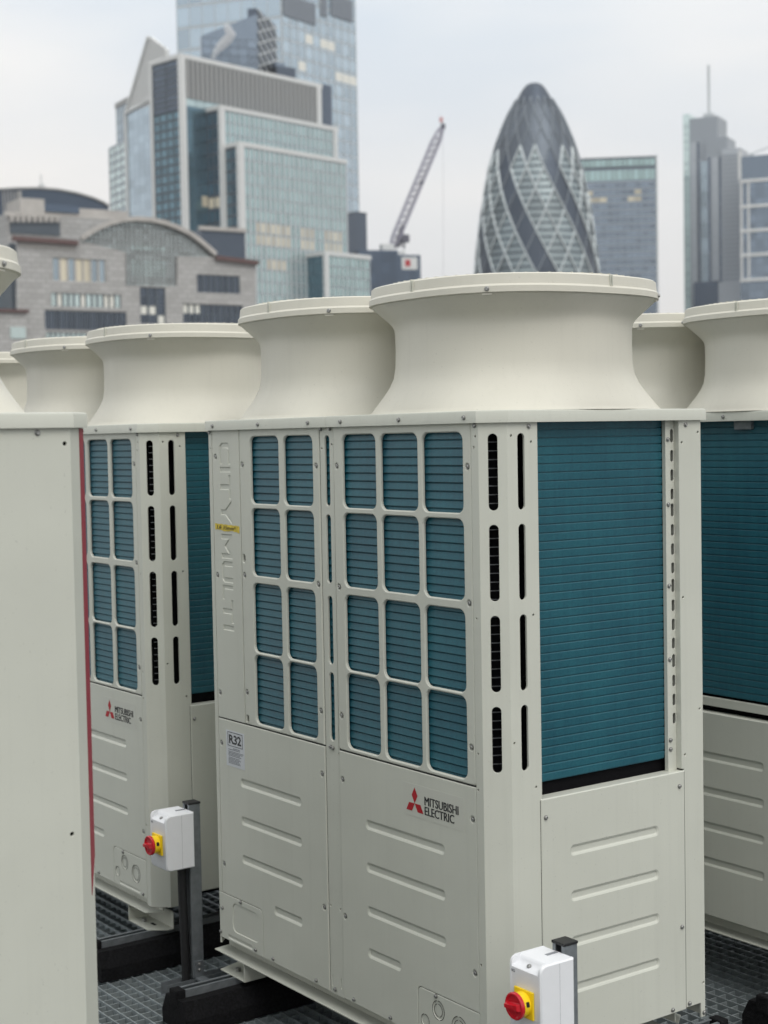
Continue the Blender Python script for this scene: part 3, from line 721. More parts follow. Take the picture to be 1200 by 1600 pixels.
# ------------------------------------------------------------------ rubber supports
def make_block():
    root = thing('rubber_support', '', 'support block', (0, 0, 0))
    bm = bmesh.new(); L0, L1 = -0.205, 0.945
    prof = [(-0.085, 0.0), (0.085, 0.0), (0.085, 0.045), (0.058, 0.098), (0.026, 0.1), (0.026, 0.086), (-0.026, 0.086), (-0.026, 0.1), (-0.058, 0.098), (-0.085, 0.045)]
    n = 24; rings = []
    for i in range(n + 1):
        y_ = L0 + (L1 - L0) * i / n; s = 0.93 if i in (0, n) else 1.0
        rings.append([bm.verts.new((x_ * s + random.uniform(-.0012, .0012), y_ + random.uniform(-.002, .002), z_ + (random.uniform(-.001, .001) if z_ > 0 else 0))) for x_, z_ in prof])
    for a, b in zip(rings, rings[1:]):
        for k in range(len(prof)): bm.faces.new((a[k], a[(k + 1) % len(prof)], b[(k + 1) % len(prof)], b[k]))
    bm.faces.new(rings[0]); bm.faces.new(rings[-1][::-1])
    link('rubber_block', mesh_of(bm, 'rubber_block'), M['rubber'], root)
    for ya, yb in ((L0 - 0.004, L0 + 0.03), (L1 - 0.03, L1 + 0.004)):
        bm = bmesh.new(); box(bm, -0.024, 0.024, ya, yb, 0.07, 0.125, 0.006); link('end_cap', mesh_of(bm, 'end_cap'), M['rubber'], root)
    bm = bmesh.new()
    y0_, y1_ = L0 + 0.032, L1 - 0.032
    box(bm, -0.0205, 0.0205, y0_, y1_, 0.0865, 0.089); box(bm, -0.0205, -0.018, y0_, y1_, 0.0891, 0.121); box(bm, 0.018, 0.0205, y0_, y1_, 0.0891, 0.121)
    box(bm, -0.0179, -0.0105, y0_, y1_, 0.1185, 0.1207); box(bm, 0.0105, 0.0179, y0_, y1_, 0.1185, 0.1207)
    link('strut_channel', mesh_of(bm, 'strut_channel'), M['galv'], root)
    return root
blk = make_block(); blk['group'] = 'black rubber support blocks'
BL = [((0.060, 0, 0), 0, 'black rubber block under the middle unit, showing its front end over the walkway'),
      ((1.270, 0, 0), 0, 'black rubber block under the coil side of the middle unit, beside the near switch post'),
      ((-0.535, 0, 0), 0, 'black rubber block under the next unit along the row, just past the plain near unit'),
      ((1.235, 2.11, 0), 180, 'black rubber block under the unit seen from behind, at the picture edge')]
for i, (loc, rz, lab) in enumerate(BL):
    b_ = blk if i == 0 else copy_tree(blk)
    b_.location = loc; b_.rotation_euler = (0, 0, R(rz)); b_['label'] = lab

# ------------------------------------------------------------------ switch posts and isolators
def make_post():
    root = thing('strut_post', '', 'post')
    bm = bmesh.new()
    for a in ((-0.0205, 0.0205, 0.018, 0.0205), (-0.0205, -0.018, -0.0205, 0.0179), (0.018, 0.0205, -0.0205, 0.0179), (-0.0179, -0.0105, -0.0205, -0.018), (0.0105, 0.0179, -0.0205, -0.018)):
        box(bm, a[0], a[1], a[2], a[3], 0.045, 0.626)
    link('channel', mesh_of(bm, 'channel'), M['galv'], root)
    bm = bmesh.new(); box(bm, -0.0225, 0.0225, -0.0225, 0.0225, 0.6262, 0.633, 0.0015)
    link('end_cap', mesh_of(bm, 'end_cap'), M['black'], root)
    bm = bmesh.new(); box(bm, -0.0206, 0.0206, -0.12, 0.45, 0.0, 0.0025); box(bm, -0.0206, -0.0181, -0.12, 0.45, 0.0026, 0.041); box(bm, 0.0181, 0.0206, -0.12, 0.45, 0.0026, 0.041)
    link('base_channel', mesh_of(bm, 'base_channel'), M['galv'], root)
    bm = bmesh.new(); box(bm, 0.0208, 0.0268, -0.016, 0.016, 0.0, 0.10); box(bm, 0.0208, 0.065, -0.016, 0.016, 0.0411, 0.047)
    br = link('angle_bracket', mesh_of(bm, 'angle_bracket'), M['galv'], root)
    for z_ in (0.070, 0.09):
        link('screw', SCREW, None, br, (0.0268, 0, z_), (0, 0, R(90)))
    return root
def make_isolator():
    root = thing('isolator_switch', '', 'switch box')
    w, d, h = 0.056, 0.104, 0.182
    bm = bmesh.new()
    # rounded enclosure with a scooped shelf along its top front edge
    prof = [(0, 0.010), (0.004, 0.002), (0.012, 0.0), (d, 0.0), (d, h), (0.030, h), (0.026, h - 0.002), (0.022, h - 0.008), (0.0185, h - 0.0135), (0.010, h - 0.0185), (0.004, h - 0.0205), (0.0, h - 0.024)]
    n = len(prof)
    A = [bm.verts.new((-w + 0.008, y_, z_)) for y_, z_ in prof]; B = [bm.verts.new((w - 0.008, y_, z_)) for y_, z_ in prof]
    for i in range(n): bm.faces.new((A[i], A[(i + 1) % n], B[(i + 1) % n], B[i]))
    bm.faces.new(A[::-1]); bm.faces.new(B)
    link('enclosure', mesh_of(bm, 'enclosure'), M['white'], root, None, None, 40)
    # end cheeks close the scoop
    for s in (-1, 1):
        bm = bmesh.new()
        cp = [(-0.0006, 0.012), (0.004, 0.003), (0.013, -0.0006), (d + 0.0004, -0.0006), (d + 0.0004, h + 0.0006), (0.016, h + 0.0006), (0.007, h - 0.003), (0.001, h - 0.010), (-0.0006, h - 0.02)]
        xa, xb, xc = (w - 0.010) * s, (w - 0.0035) * s, w * s
        r1 = [bm.verts.new((xa, y_, z_)) for y_, z_ in cp]; r2v = [bm.verts.new((xb, y_, z_)) for y_, z_ in cp]
        p3 = Poly(cp).loop(-0.0035); r3 = [bm.verts.new((xc, y_, z_)) for y_, z_ in p3]
        for a, b in ((r1, r2v), (r2v, r3)):
            for i in range(len(cp)): bm.faces.new((a[i], a[(i + 1) % len(cp)], b[(i + 1) % len(cp)], b[i]))
        bm.faces.new(r1); bm.faces.new(r3)
        link('end_cheek', mesh_of(bm, 'end_cheek'), M['white'], root, None, None, 40)
    bm = bmesh.new(); box(bm, w - 0.0002, w + 0.0002, 0.058, 0.0586, 0.004, h - 0.004)
    link('side_seam', mesh_of(bm, 'side_seam'), M['fineink'], root)
    bm = bmesh.new(); box(bm, -0.004, 0.006, 0.066, d - 0.004, h + 0.0003, h + 0.0012)
    link('top_tab', mesh_of(bm, 'top_tab'), M['fineink'], root)
    link('cover_screw', SCREW, None, root, (0, 0.014, h - 0.0165), (R(-35), 0, 0))
    me = fit(text_mesh('maker_mark', 'BG', 0.02, 0.0002, 0.9, 0.0006), 0.013, 0.0065)
    link('maker_mark', me, M['fineink'], root, (-0.048, -0.0004, h - 0.036), (R(90), 0, 0))
    for gx_ in (-0.022, 0.018):
        bm = bmesh.new(); bmesh.ops.create_cone(bm, cap_ends=True, segments=12, radius1=0.011, radius2=0.012, depth=0.018)
        link('cable_gland', mesh_of(bm, 'cable_gland'), M['black'], root, (gx_, 0.07, -0.0095))
    zc_ = 0.083
    bm = bmesh.new(); box(bm, -0.033, 0.033, -0.006, -0.0003, zc_ - 0.033, zc_ + 0.033, 0.002)
    pl = link('yellow_plate', mesh_of(bm, 'yellow_plate'), M['yellow'], root)
    def disc(bm, prof, n=28):
        rings = [[bm.verts.new((r * math.cos(2 * math.pi * k / n), y_, zc_ + r * math.sin(2 * math.pi * k / n))) for k in range(n)] for r, y_ in prof]
        for a, b in zip(rings, rings[1:]):
            for k in range(n): bm.faces.new((a[k], a[(k + 1) % n], b[(k + 1) % n], b[k]))
        bm.faces.new(rings[0]); bm.faces.new(rings[-1][::-1])
    bm = bmesh.new(); disc(bm, [(0.029, -0.0062), (0.029, -0.026)])
    link('collar', mesh_of(bm, 'collar'), M['yellow'], pl, None, None, 40)
    link('lock_hole', SLOTM, None, pl, (0.0292 * math.cos(R(15)), -0.016, zc_ + 0.0292 * math.sin(R(15))), (0, R(75), 0)).scale = (0.35, 0.8, 1)
    bm = bmesh.new(); disc(bm, [(0.0305, -0.0262), (0.0322, -0.028), (0.0322, -0.034), (0.030, -0.0365), (0.0265, -0.0365), (0.0245, -0.0335), (0.010, -0.0325)])
    h_ = link('rotary_handle', mesh_of(bm, 'rotary_handle'), M['red'], root, None, None, 40)
    bm = bmesh.new()
    A = [bm.verts.new(v) for v in ((-0.026, -0.0325, zc_ - 0.009), (0.026, -0.0325, zc_ - 0.009), (0.026, -0.0325, zc_ + 0.009), (-0.026, -0.0325, zc_ + 0.009))]
    B = [bm.verts.new(v) for v in ((-0.024, -0.0445, zc_ - 0.004), (0.020, -0.0445, zc_ - 0.006), (0.020, -0.0445, zc_ + 0.006), (-0.024, -0.0445, zc_ + 0.004))]
    bm.faces.new(B)
    for i in range(4): bm.faces.new((A[i], A[(i + 1) % 4], B[(i + 1) % 4], B[i]))
    bmesh.ops.rotate(bm, cent=(0, 0, zc_), matrix=Matrix.Rotation(R(-6), 3, 'Y'), verts=bm.verts[:])
    link('grip', mesh_of(bm, 'grip'), M['red'], h_, None, None, 30)
    return root
post = make_post(); iso = make_isolator()
PX, PY = 1.611, 0.021
post2 = copy_tree(post); iso2 = copy_tree(iso)
for o, x_, lab in ((post, PX, 'galvanised strut post behind the near switch box, bottom of the picture'), (post2, PX - 1.822, 'galvanised strut post carrying the farther switch box between two units')):
    o.location = (x_, PY, 0); o['label'] = lab; o['group'] = 'strut posts for the switches'
for o, x_, lab in ((iso, PX, 'white switch box with red and yellow rotary handle, nearer one by the coil side'), (iso2, PX - 1.822, 'white switch box with red and yellow rotary handle, farther one between two units')):
    o.location = (x_, -0.105, 0.428); o['label'] = lab; o['group'] = 'rotary isolator switches'
for x_, lab in ((PX - 1.822, 'black cable conduit dropping from the farther switch box'),):
    bm = bmesh.new(); tube(bm, [(x_ - 0.006, -0.018, 0.43), (x_ - 0.006, -0.017, 0.30), (x_ - 0.004, -0.014, 0.15), (x_ - 0.002, -0.013, 0.03)], 0.015, 10)
    tag(link('cable', mesh_of(bm, 'cable'), M['black'], None, None, None, 60), lab, 'cable')

# ------------------------------------------------------------------ the city behind
FH = Vector((math.sin(HEAD), math.cos(HEAD), 0))     # level view heading
def ray(u, v):
    U, W_ = u - 600, v - 800
    return (rt * (cr * U - sr * W_) - up * (sr * U + cr * W_)) / FPX + fw
def pt(u, v, dist):
    """point seen at (u, v) that stands dist metres ahead"""
    d = ray(u, v); return CAM + d * (dist / d.dot(FH))
class Face:
    """a vertical wall plane from the ground point at column u0, dist d0 to column u1, dist d1"""
    def __init__(s, u0, d0, u1, d1, v=400):
        a, b = pt(u0, v, d0), pt(u1, v, d1)
        s.A = Vector((a.x, a.y, 0)); e = Vector((b.x - a.x, b.y - a.y, 0)); s.w = e.length; s.e = e.normalized()
        s.n = Vector((-s.e.y, s.e.x, 0))             # inward, away from the camera
        if s.n.dot(FH) < 0: s.n = -s.n
        s.rz = math.atan2(s.e.y, s.e.x)
    def uv(s, u, v, off=0.0):
        d = ray(u, v); o = s.A + s.n * off - CAM; t = o.dot(s.n) / d.dot(s.n); q = CAM + d * t
        return (q - s.A).dot(s.e), q.z
    def root(s, name, label, cat, group='city towers'):
        return thing(name, label, cat, (s.A.x, s.A.y, GZ), s.rz, None)

def gl(name, col, rough=0.18, metal=0.75, rnd=0.18): return mat(name, col, rough=rough, metal=metal, rnd=rnd)
G = dict(
    teal=gl('teal_glass', (0.36, 0.50, 0.50), rnd=0.14), deep=gl('deep_teal_glass', (0.12, 0.21, 0.26), rnd=0.2), blue=gl('blue_glass', (0.44, 0.53, 0.60), rnd=0.14),
    navy=gl('navy_glass', (0.085, 0.115, 0.16)), grey=gl('grey_glass', (0.30, 0.37, 0.42)), dark=gl('dark_glass', (0.08, 0.10, 0.13)), slate=gl('slate_glass', (0.20, 0.25, 0.31), rnd=0.2),
    pale=gl('pale_glass', (0.55, 0.66, 0.66)))
METAL = mat('aluminium_mullion', (0.50, 0.53, 0.54), rough=0.45, metal=0.2)
PALE = mat('pale_frame', (0.62, 0.63, 0.62), rough=0.5)
DKM = mat('dark_mullion', (0.07, 0.09, 0.11), rough=0.5)
LOUV = mat('grey_louvre', (0.30, 0.30, 0.295), rough=0.6)
LOUVB = mat('blue_grey_louvre', (0.22, 0.25, 0.29), rough=0.6)
LIT = mat('lit_window', (0.45, 0.42, 0.33), rough=0.4, emit=(1.0, 0.84, 0.6), estr=0.09, rnd=0.3)
LITW = mat('lit_office_window', (0.6, 0.6, 0.55), rough=0.4, emit=(1.0, 0.95, 0.82), estr=0.12)
STONE = stone_material()
STONE2 = mat('pale_stone', (0.42, 0.40, 0.375), rough=0.8, noise=0.1, nscale=0.6)
ROOFR = mat('red_brown_cornice', (0.11, 0.062, 0.058), rough=0.7)

def part_box(name, m_, root, x0, x1, y0, y1, z0, z1, bev=0.0):
    return link(name, boxmesh(name, x0, x1, y0, y1, z0 - GZ, z1 - GZ, bev), m_, root)
PANES = {}
def panes(root, x0, x1, z0, z1, nx, nz, m_, fill=(0.84, 0.80), y=0.0, rot=0.0, org=(0, 0), lit=None, litm=None, name='window_pane', proud=0.12, mull=None, mw=0.5, sw=0.5, mproud=0.3):
    """a grid of single panes on the face; rot/org turn the face about the root for other sides"""
    px, pz = (x1 - x0) / nx, (z1 - z0) / nz
    key = (round(px * fill[0], 3), round(pz * fill[1], 3), m_.name)
    def pm(mm):
        k = key[:2] + (mm.name,)
        if k not in PANES:
            me = boxmesh(name, -px * fill[0] / 2, px * fill[0] / 2, -proud, 0.0, -pz * fill[1] / 2, pz * fill[1] / 2); me.materials.append(mm); PANES[k] = me
        return PANES[k]
    c, s = math.cos(rot), math.sin(rot)
    for j in range(nz):
        for i in range(nx):
            mm = m_
            if lit and lit(i, j): mm = litm or LIT
            lx, ly = x0 + (i + 0.5) * px, y
            link(name, pm(mm), None, root, (org[0] + lx * c - ly * s, org[1] + lx * s + ly * c, z0 + (j + 0.5) * pz - GZ), (0, 0, rot))
    if mull is not None:
        bm = bmesh.new()
        for i in range(nx + 1): box(bm, x0 + i * px - mw / 2, x0 + i * px + mw / 2, y - mproud, y - 0.01, z0 - GZ, z1 - GZ)
        for j in range(nz + 1): box(bm, x0, x1, y - mproud * 0.6, y - 0.005, z0 + j * pz - sw / 2 - GZ, z0 + j * pz + sw / 2 - GZ)
        o = link('mullions', mesh_of(bm, 'mullions', False), mull, root, (org[0], org[1], 0), (0, 0, rot))

# ---- stepped glass offices
K = 500 / 300
F1 = Face(282, 500, 500, 500 * 328 / 300, 110)
st_ = F1.root('stepped_office', 'stepped teal glass office block with white corner edges and grey louvred crown', 'office building')
e1, nn = F1.e, F1.n
def top(u, v, off=0.0): return F1.uv(u, v, off)[1]
z1_ = top(284, 86); b2, b3, b4 = -4 * K, -8 * K, -13 * K
x2a, z2_ = F1.uv(344, 166, b2); x2b = F1.uv(526, 205, b2)[0]
x3a, z3_ = F1.uv(373, 223, b3); x3b = F1.uv(540, 252, b3)[0]
x4a, z4_ = F1.uv(508, 394, b4); x4b = F1.uv(577, 402, b4)[0]
lw = 9 * K
part_box('upper_block', G['deep'], st_, 0, F1.w, 0, lw, GZ, z1_)
part_box('middle_block', G['deep'], st_, x2a, x2b, b2, -0.01, GZ, z2_)
part_box('lower_block', G['deep'], st_, x3a, x3b, b3, b2 - 0.01, GZ, z3_)
part_box('annex_block', G['deep'], st_, x4a, x4b, b4, b3 - 0.01, GZ, z4_)
# white edges and copings
bm = bmesh.new()
def cop(x0, x1, y0, y1, z, t=1.0):
    box(bm, x0 - 0.5, x1 + 0.5, y0 - 0.5, y0 + 0.4, z - t - GZ, z + 0.4 - GZ); box(bm, x0 - 0.5, x0 + 0.4, y0 + 0.401, y1, z - t - GZ, z + 0.4 - GZ)
def edge(x, y, z, w=1.7): box(bm, x - 0.52, x + w, y - 0.52, y + w * 0.5, 0, z - 1.0 - GZ)
cop(0, F1.w, 0, lw, z1_); edge(0, 0, z1_); edge(F1.w - 1.6, 0, z1_, 1.6)
cop(x2a, x2b, b2, -0.02, z2_); edge(x2a, b2, z2_, 1.4); edge(x2b - 1.3, b2, z2_, 1.2)
cop(x3a, x3b, b3, b2 - 0.02, z3_); edge(x3a, b3, z3_, 1.8)
cop(x4a, x4b, b4, b3 - 0.02, z4_); edge(x4a, b4, z4_, 1.2)
box(bm, -0.6, 0.6, lw - 1.0, lw + 0.3, 0, z1_ - GZ)
link('white_edges', mesh_of(bm, 'white_edges'), PALE, st_)
# louvred crown
zl = F1.uv(300, 155)[1]
panes(st_, 1.8, F1.w - 1.8, zl, z1_ - 1.2, 30, 1, LOUV, fill=(0.62, 1.0), proud=0.6, name='louvre')
panes(st_, 1.8, F1.w - 1.8, z2_, zl, 15, 1, G['pale'], fill=(0.95, 0.96), y=-0.02)
zb = F1.uv(450, 480, b3)[1]
panes(st_, x2a + 1.6, x2b - 0.4, z3_ + 0.2, z2_ - 1.2, 24, 3, G['teal'], y=b2, mull=METAL, mw=0.75, sw=0.25)
nr = 13
litr = lambda i, j: (j in (5, 6) and (i in range(2, 9) or i in (11, 12, 13) or i in range(16, 20))) or (j == 4 and i in (16, 17)) or (j == 3 and i in (4, 5, 6, 7))
panes(st_, x3a + 1.9, x3b - 0.3, zb, z3_ - 1.2, 21, nr, G['teal'], y=b3, mull=METAL, mw=0.85, sw=0.3, lit=litr)
panes(st_, x4a + 1.3, x4b - 0.3, zb, z4_ - 1.0, 9, 5, G['teal'], y=b4, mull=METAL, mw=0.5, sw=0.25)
# dark flanks (faces turned to the left)
def flank(org, x0, x1, z0, z1, nx, nz, m_, lit=None): panes(st_, x0, x1, z0, z1, nx, nz, m_, fill=(0.92, 0.72), rot=R(-90), org=org, lit=lit, mull=DKM, mw=0.4, sw=0.8)
zf = F1.uv(250, 165)[1]
flank((0, 0), -lw + 1.0, -0.6, zf, z1_ - 1.5, 2, 9, G['navy'])
flank((0, 0), -lw + 1.0, -0.6, zb, zf, 4, 22, G['deep'], lambda i, j: j in (7, 8) and i < 3)
flank((x2a, 0), 0.1, -b2 - 0.6, zb, z2_ - 1.5, 2, 14, G['deep'], lambda i, j: j == 7)
flank((x3a, 0), -b2 + 0.1, -b3 - 0.6, zb, z3_ - 1.5, 2, 14, G['deep'])
# face between the white corner and the middle block
panes(st_, 1.9, x2a - 0.3, zb, z2_ - 0.3, 3, 14, G['deep'], fill=(0.9, 0.75), lit=lambda i, j: j == 7 and i == 2)

# ---- tallest tower behind
F2 = Face(276, 800, 440, 780, 50); F2b = Face(440, 780, 556, 830, 50)
tw = F2.root('glass_tower', 'tallest pale blue glass tower running out of the top of the picture', 'tower')
zt = 270 + 20
part_box('core', G['blue'], tw, 0, F2.w, 0, 40, GZ, zt)
zlow = F2.uv(300, 180)[1]
panes(tw, 0.3, F2.w - 0.2, zlow, zt, 8, 11, G['blue'], fill=(0.97, 0.80), mull=METAL, mw=0.3, sw=0.9)
rzb = F2b.rz - F2.rz; ox = (F2b.A - F2.A).dot(F2.e); oy = (F2b.A - F2.A).dot(F2.n)
bm = bmesh.new(); prism(bm, [(0, 0), (F2b.w, 0), (F2b.w, 40), (0, 40)], 0, zt - GZ)
link('east_wing', mesh_of(bm, 'east_wing'), G['blue'], tw, (ox, oy - 0.02, 0), (0, 0, rzb))
rr_ = random.Random(3)
zl2 = F2b.uv(500, 390)[1]
litmap = {(i, j) for j in (1, 3, 9, 12, 14, 17, 18, 20, 21) for i in range(10) if rr_.random() < 0.42}
panes(tw, 0.3, F2b.w - 0.4, zl2, zt, 10, 26, G['blue'], fill=(0.93, 0.62), rot=rzb, org=(ox, oy - 0.03), lit=lambda i, j: (i, j) in litmap, litm=LITW, mull=METAL, mw=0.3, sw=0.5)
bm = bmesh.new()
for (u0, u1) in ((442, 492), (500, 510), (516, 550)):
    a0, a1 = F2b.uv(u0, 10)[0], F2b.uv(u1, 10)[0]; za, zbb = F2b.uv(u0, 24)[1], F2b.uv(u0, -10)[1]
    n_ = max(2, int((a1 - a0) / 1.3))
    for i in range(n_): box(bm, a0 + (a1 - a0) * i / n_, a0 + (a1 - a0) * (i + 0.6) / n_, -1.0, -0.2, za - GZ, zbb - GZ)
link('plant_louvres', mesh_of(bm, 'plant_louvres', False), LOUVB, tw, (ox, oy - 0.03, 0), (0, 0, rzb))
for (u0, v0, u1, v1) in ((502, 135, 516, 195),):
    a0, za = F2b.uv(u0, v1); a1, zbb = F2b.uv(u1, v0)
    o = link('plant_recess', boxmesh('plant_recess', a0, a1, -0.9, -0.1, za - GZ, zbb - GZ), G['navy'], tw, (ox, oy - 0.03, 0), (0, 0, rzb))
# slim dark riser at its foot
Fq = Face(557, 700, 573, 705, 350); q_ = Fq.root('slim_tower', 'slim dark grey riser tower beside the tallest glass tower', 'tower')
part_box('shaft', G['dark'], q_, 0, Fq.w, 0, 8, GZ, Fq.uv(560, 333)[1])
part_box('cap', DKM, q_, -0.2, Fq.w + 0.2, -0.2, 8.2, Fq.uv(560, 333)[1], Fq.uv(560, 331)[1])

# ---- dark slanted block with diagonal bracing
F3 = Face(314, 622, 402, 628, 60)
db = F3.root('slant_roof_office', 'dark blue grey office block with slanted roof and braced side behind the louvred crown', 'office building')
za, zbb = F3.uv(314, 56)[1], F3.uv(402, 22)[1]
bm = bmesh.new()
vv = [(0, 0, 0), (F3.w, 0, 0), (F3.w, 0, zbb - GZ), (0, 0, za - GZ)]; A_ = [bm.verts.new(v) for v in vv]; B_ = [bm.verts.new((x_, 3, z_)) for x_, _, z_ in vv]
bm.faces.new(A_); bm.faces.new(B_[::-1])
for i in range(4): bm.faces.new((A_[i], A_[(i + 1) % 4], B_[(i + 1) % 4], B_[i]))
link('body', mesh_of(bm, 'body'), G['slate'], db)
panes(db, 0.4, F3.w - 0.4, F3.uv(360, 125)[1], za - 0.8, 6, 5, G['slate'], fill=(0.96, 0.9), mull=DKM, mw=0.15, sw=0.15, mproud=0.2)
F3b = Face(402.3, 628, 432, 655, 60); r3 = F3b.rz - F3.rz; o3 = ((F3b.A - F3.A).dot(F3.e), (F3b.A - F3.A).dot(F3.n))
link('braced_side', boxmesh('braced_side', 0, F3b.w, 0.02, 4, 0, F3b.uv(415, 25)[1] - GZ), G['dark'], db, (o3[0] + 0.05, o3[1], 0), (0, 0, r3))
bm = bmesh.new(); zz0, zz1 = F3b.uv(415, 130)[1], F3b.uv(415, 27)[1]; n_ = 6; h_ = (zz1 - zz0) / n_
for j in range(n_):
    for k in range(2):
        x0, x1 = F3b.w * k / 2, F3b.w * (k + 1) / 2; z0 = zz0 + j * h_ - GZ
        bar(bm, (x0, -0.3, z0), (x1, -0.3, z0 + h_), 0.5); bar(bm, (x1, -0.3, z0), (x0, -0.3, z0 + h_), 0.5)
link('bracing', mesh_of(bm, 'bracing', False), METAL, db, (o3[0] + 0.05, o3[1], 0), (0, 0, r3))
Fp = Face(432, 640, 462, 645, 110); pr = Fp.root('roof_plant_block', 'small dark plant block beside the slanted office roof', 'office building')
part_box('lower_box', G['dark'], pr, 0, Fp.w, 0, 10, GZ, Fp.uv(450, 105)[1]); part_box('upper_box', G['slate'], pr, 0.5, Fp.w * 0.5, 1, 9, Fp.uv(450, 105)[1], Fp.uv(440, 97)[1])

# ---- pointed white-capped tower and its neighbour
F4 = Face(198, 600, 262, 575, 200)
sp = F4.root('pointed_tower', 'tower with white triangular louvred cap above blue glass', 'tower')
xa, zba = F4.uv(199, 177); xb, zbb = F4.uv(262, 150); xt, ztp = F4.uv(233, 57)
part_box('shaft', G['blue'], sp, 0, F4.w, 0, 18, GZ, zba)
bm = bmesh.new()
tri = [(0, 0, zba - GZ), (F4.w, 0, zba - GZ), (F4.w, 0, F4.uv(262, 76)[1] - GZ), (xt + 0.4, 0, ztp - GZ), (xt - 0.4, 0, ztp - GZ)]
A_ = [bm.verts.new(v) for v in tri]; B_ = [bm.verts.new((x_, 1.5, z_)) for x_, _, z_ in tri]
bm.faces.new(A_); bm.faces.new(B_[::-1])
for i in range(5): bm.faces.new((A_[i], A_[(i + 1) % 5], B_[(i + 1) % 5], B_[i]))
cap = link('cap', mesh_of(bm, 'cap'), PALE, sp)
bm = bmesh.new()
for k in range(1, 16):
    t_ = k / 16; z_ = zba + (ztp - zba) * t_ - GZ; xl_ = xt * t_; xr_ = F4.w if t_ < 0.75 else xt + (F4.w - xt) * (1 - t_) / 0.25
    box(bm, xl_ + 0.3, max(xr_ - 0.3, xl_ + 0.6), -0.35, -0.02, z_ - 0.35, z_ + 0.35)
link('cap_slats', mesh_of(bm, 'cap_slats', False), PALE, cap)
bm = bmesh.new(); bar(bm, (0, -0.4, zba - GZ), (xt, -0.4, ztp - GZ), 0.9); bar(bm, (0, -0.4, 0), (0, -0.4, zba - GZ), 1.0); bar(bm, (0, -0.4, zba - GZ), (F4.w, -0.4, zba + 3.2 - GZ), 0.9)
link('white_edges', mesh_of(bm, 'white_edges'), PALE, sp)
zq = F4.uv(220, 330)[1]
panes(sp, 0.6, F4.w - 0.3, zq, zba - 0.5, 7, 12, G['blue'], fill=(0.92, 0.93))
F5 = Face(171, 640, 200, 622, 260)
nb = F5.root('grey_glass_tower', 'grey glass tower with a stepped top beside the pointed tower', 'tower')
zt5, zt5b = F5.uv(172, 230)[1], F5.uv(180, 168)[1]; xs5 = F5.uv(178, 200)[0]
part_box('shaft', G['grey'], nb, 0, F5.w, 0, 12, GZ, zt5); part_box('upper_shaft', G['grey'], nb, xs5, F5.w, 1, 11, zt5, zt5b); part_box('crown', LOUV, nb, xs5 - 0.2, F5.w, 0.7, 11.3, zt5b, zt5b + 2)
panes(nb, 0.2, F5.w - 0.2, F5.uv(180, 330)[1], zt5 - 0.6, 3, 8, G['pale'], fill=(0.9, 0.55), mull=METAL, mw=0.3, sw=0.3)
panes(nb, xs5 + 0.2, F5.w - 0.2, zt5 + 1, zt5b - 3, 2, 3, G['grey'], fill=(0.9, 0.7), y=1.0)

# ---- curved diagrid tower
cg = pt(838, 400, 650); m_px = 650 / FPX; hz_ = 678.6
gk = thing('curved_tower', 'bullet shaped glass tower with spiralling dark bands and white diamond lattice', 'tower', (cg.x, cg.y, GZ))
prof_px = [(129.5, 0.0), (130, 7), (131.5, 11.5), (135, 16), (141, 20.5), (152, 27), (163, 33), (178, 42), (195, 50), (215, 58.5), (237, 66), (262, 73), (290, 79), (322, 85), (370, 92), (429, 98), (520, 104), (600, 105), (700, 101), (800, 92)]
PR = [(pt(838, v, 650).z - GZ, hw * 0.975 * m_px / ray(838, v).dot(FH)) for v, hw in prof_px][::-1]
def grad(z):
    for (za_, ra), (zb_, rb) in zip(PR, PR[1:]):
        if za_ <= z <= zb_: return ra + (rb - ra) * (z - za_) / (zb_ - za_)
    return PR[0][1] if z < PR[0][0] else 0.0
bm = bmesh.new(); NS = 72; prev = None
zs_ = [0] + [PR[0][0] + (PR[-1][0] - PR[0][0] - 0.01) * (1 - (1 - i / 90) ** 1.4) for i in range(91)]
for z in zs_:
    r_ = max(grad(z) - 0.25, 0.02); ring_ = [bm.verts.new((r_ * math.cos(2 * math.pi * k / NS), r_ * math.sin(2 * math.pi * k / NS), z)) for k in range(NS)]
    if prev:
        for k in range(NS): bm.faces.new((prev[k], prev[(k + 1) % NS], ring_[(k + 1) % NS], ring_[k]))
    prev = ring_
bm.faces.new(prev)
GK_DARK = gl('tower_dark_glass', (0.062, 0.078, 0.102), rough=0.45, rnd=0.12); GK_LIGHT = gl('tower_light_glass', (0.25, 0.295, 0.305), rough=0.4, metal=0.6, rnd=0.22); GK_TOP = gl('tower_top_glass', (0.10, 0.118, 0.14), rough=0.5, rnd=0.15)
GK_BAR = mat('tower_lattice', (0.50, 0.55, 0.56), rough=0.5); GK_BARD = mat('tower_dark_lattice', (0.17, 0.20, 0.23), rough=0.5)
link('core', mesh_of(bm, 'core'), GK_DARK, gk, None, None, 60)
ND = 18; az0 = math.atan2(CAM.y - cg.y, CAM.x - cg.x)
zbase = pt(838, 470, 650).z - GZ; zring = pt(838, 238, 650).z - GZ; NR = 7; hrow = (zring - zbase) / NR
rows_z = [zbase + k * hrow for k in range(NR + 1)]
zt_ = PR[-1][0]; kk = hrow
while rows_z[-1] + kk * 0.9 < zt_ - 2: kk *= 0.9; rows_z.append(rows_z[-1] + kk)
def gp(th, z, off=0.0): r_ = grad(z) + off; return (r_ * math.cos(th), r_ * math.sin(th), z)
dth = 2 * math.pi / ND
lat_l, lat_d, flo = bmesh.new(), bmesh.new(), bmesh.new(); drawn = set()
def seg(bm_, pts, w_):
    key = tuple(sorted((tuple(round(c, 1) for c in pts[0]), tuple(round(c, 1) for c in pts[-1]))))
    if key in drawn: return
    drawn.add(key)
    for a, c in zip(pts, pts[1:]): bar(bm_, a, c, w_, 0.5)
pending = []
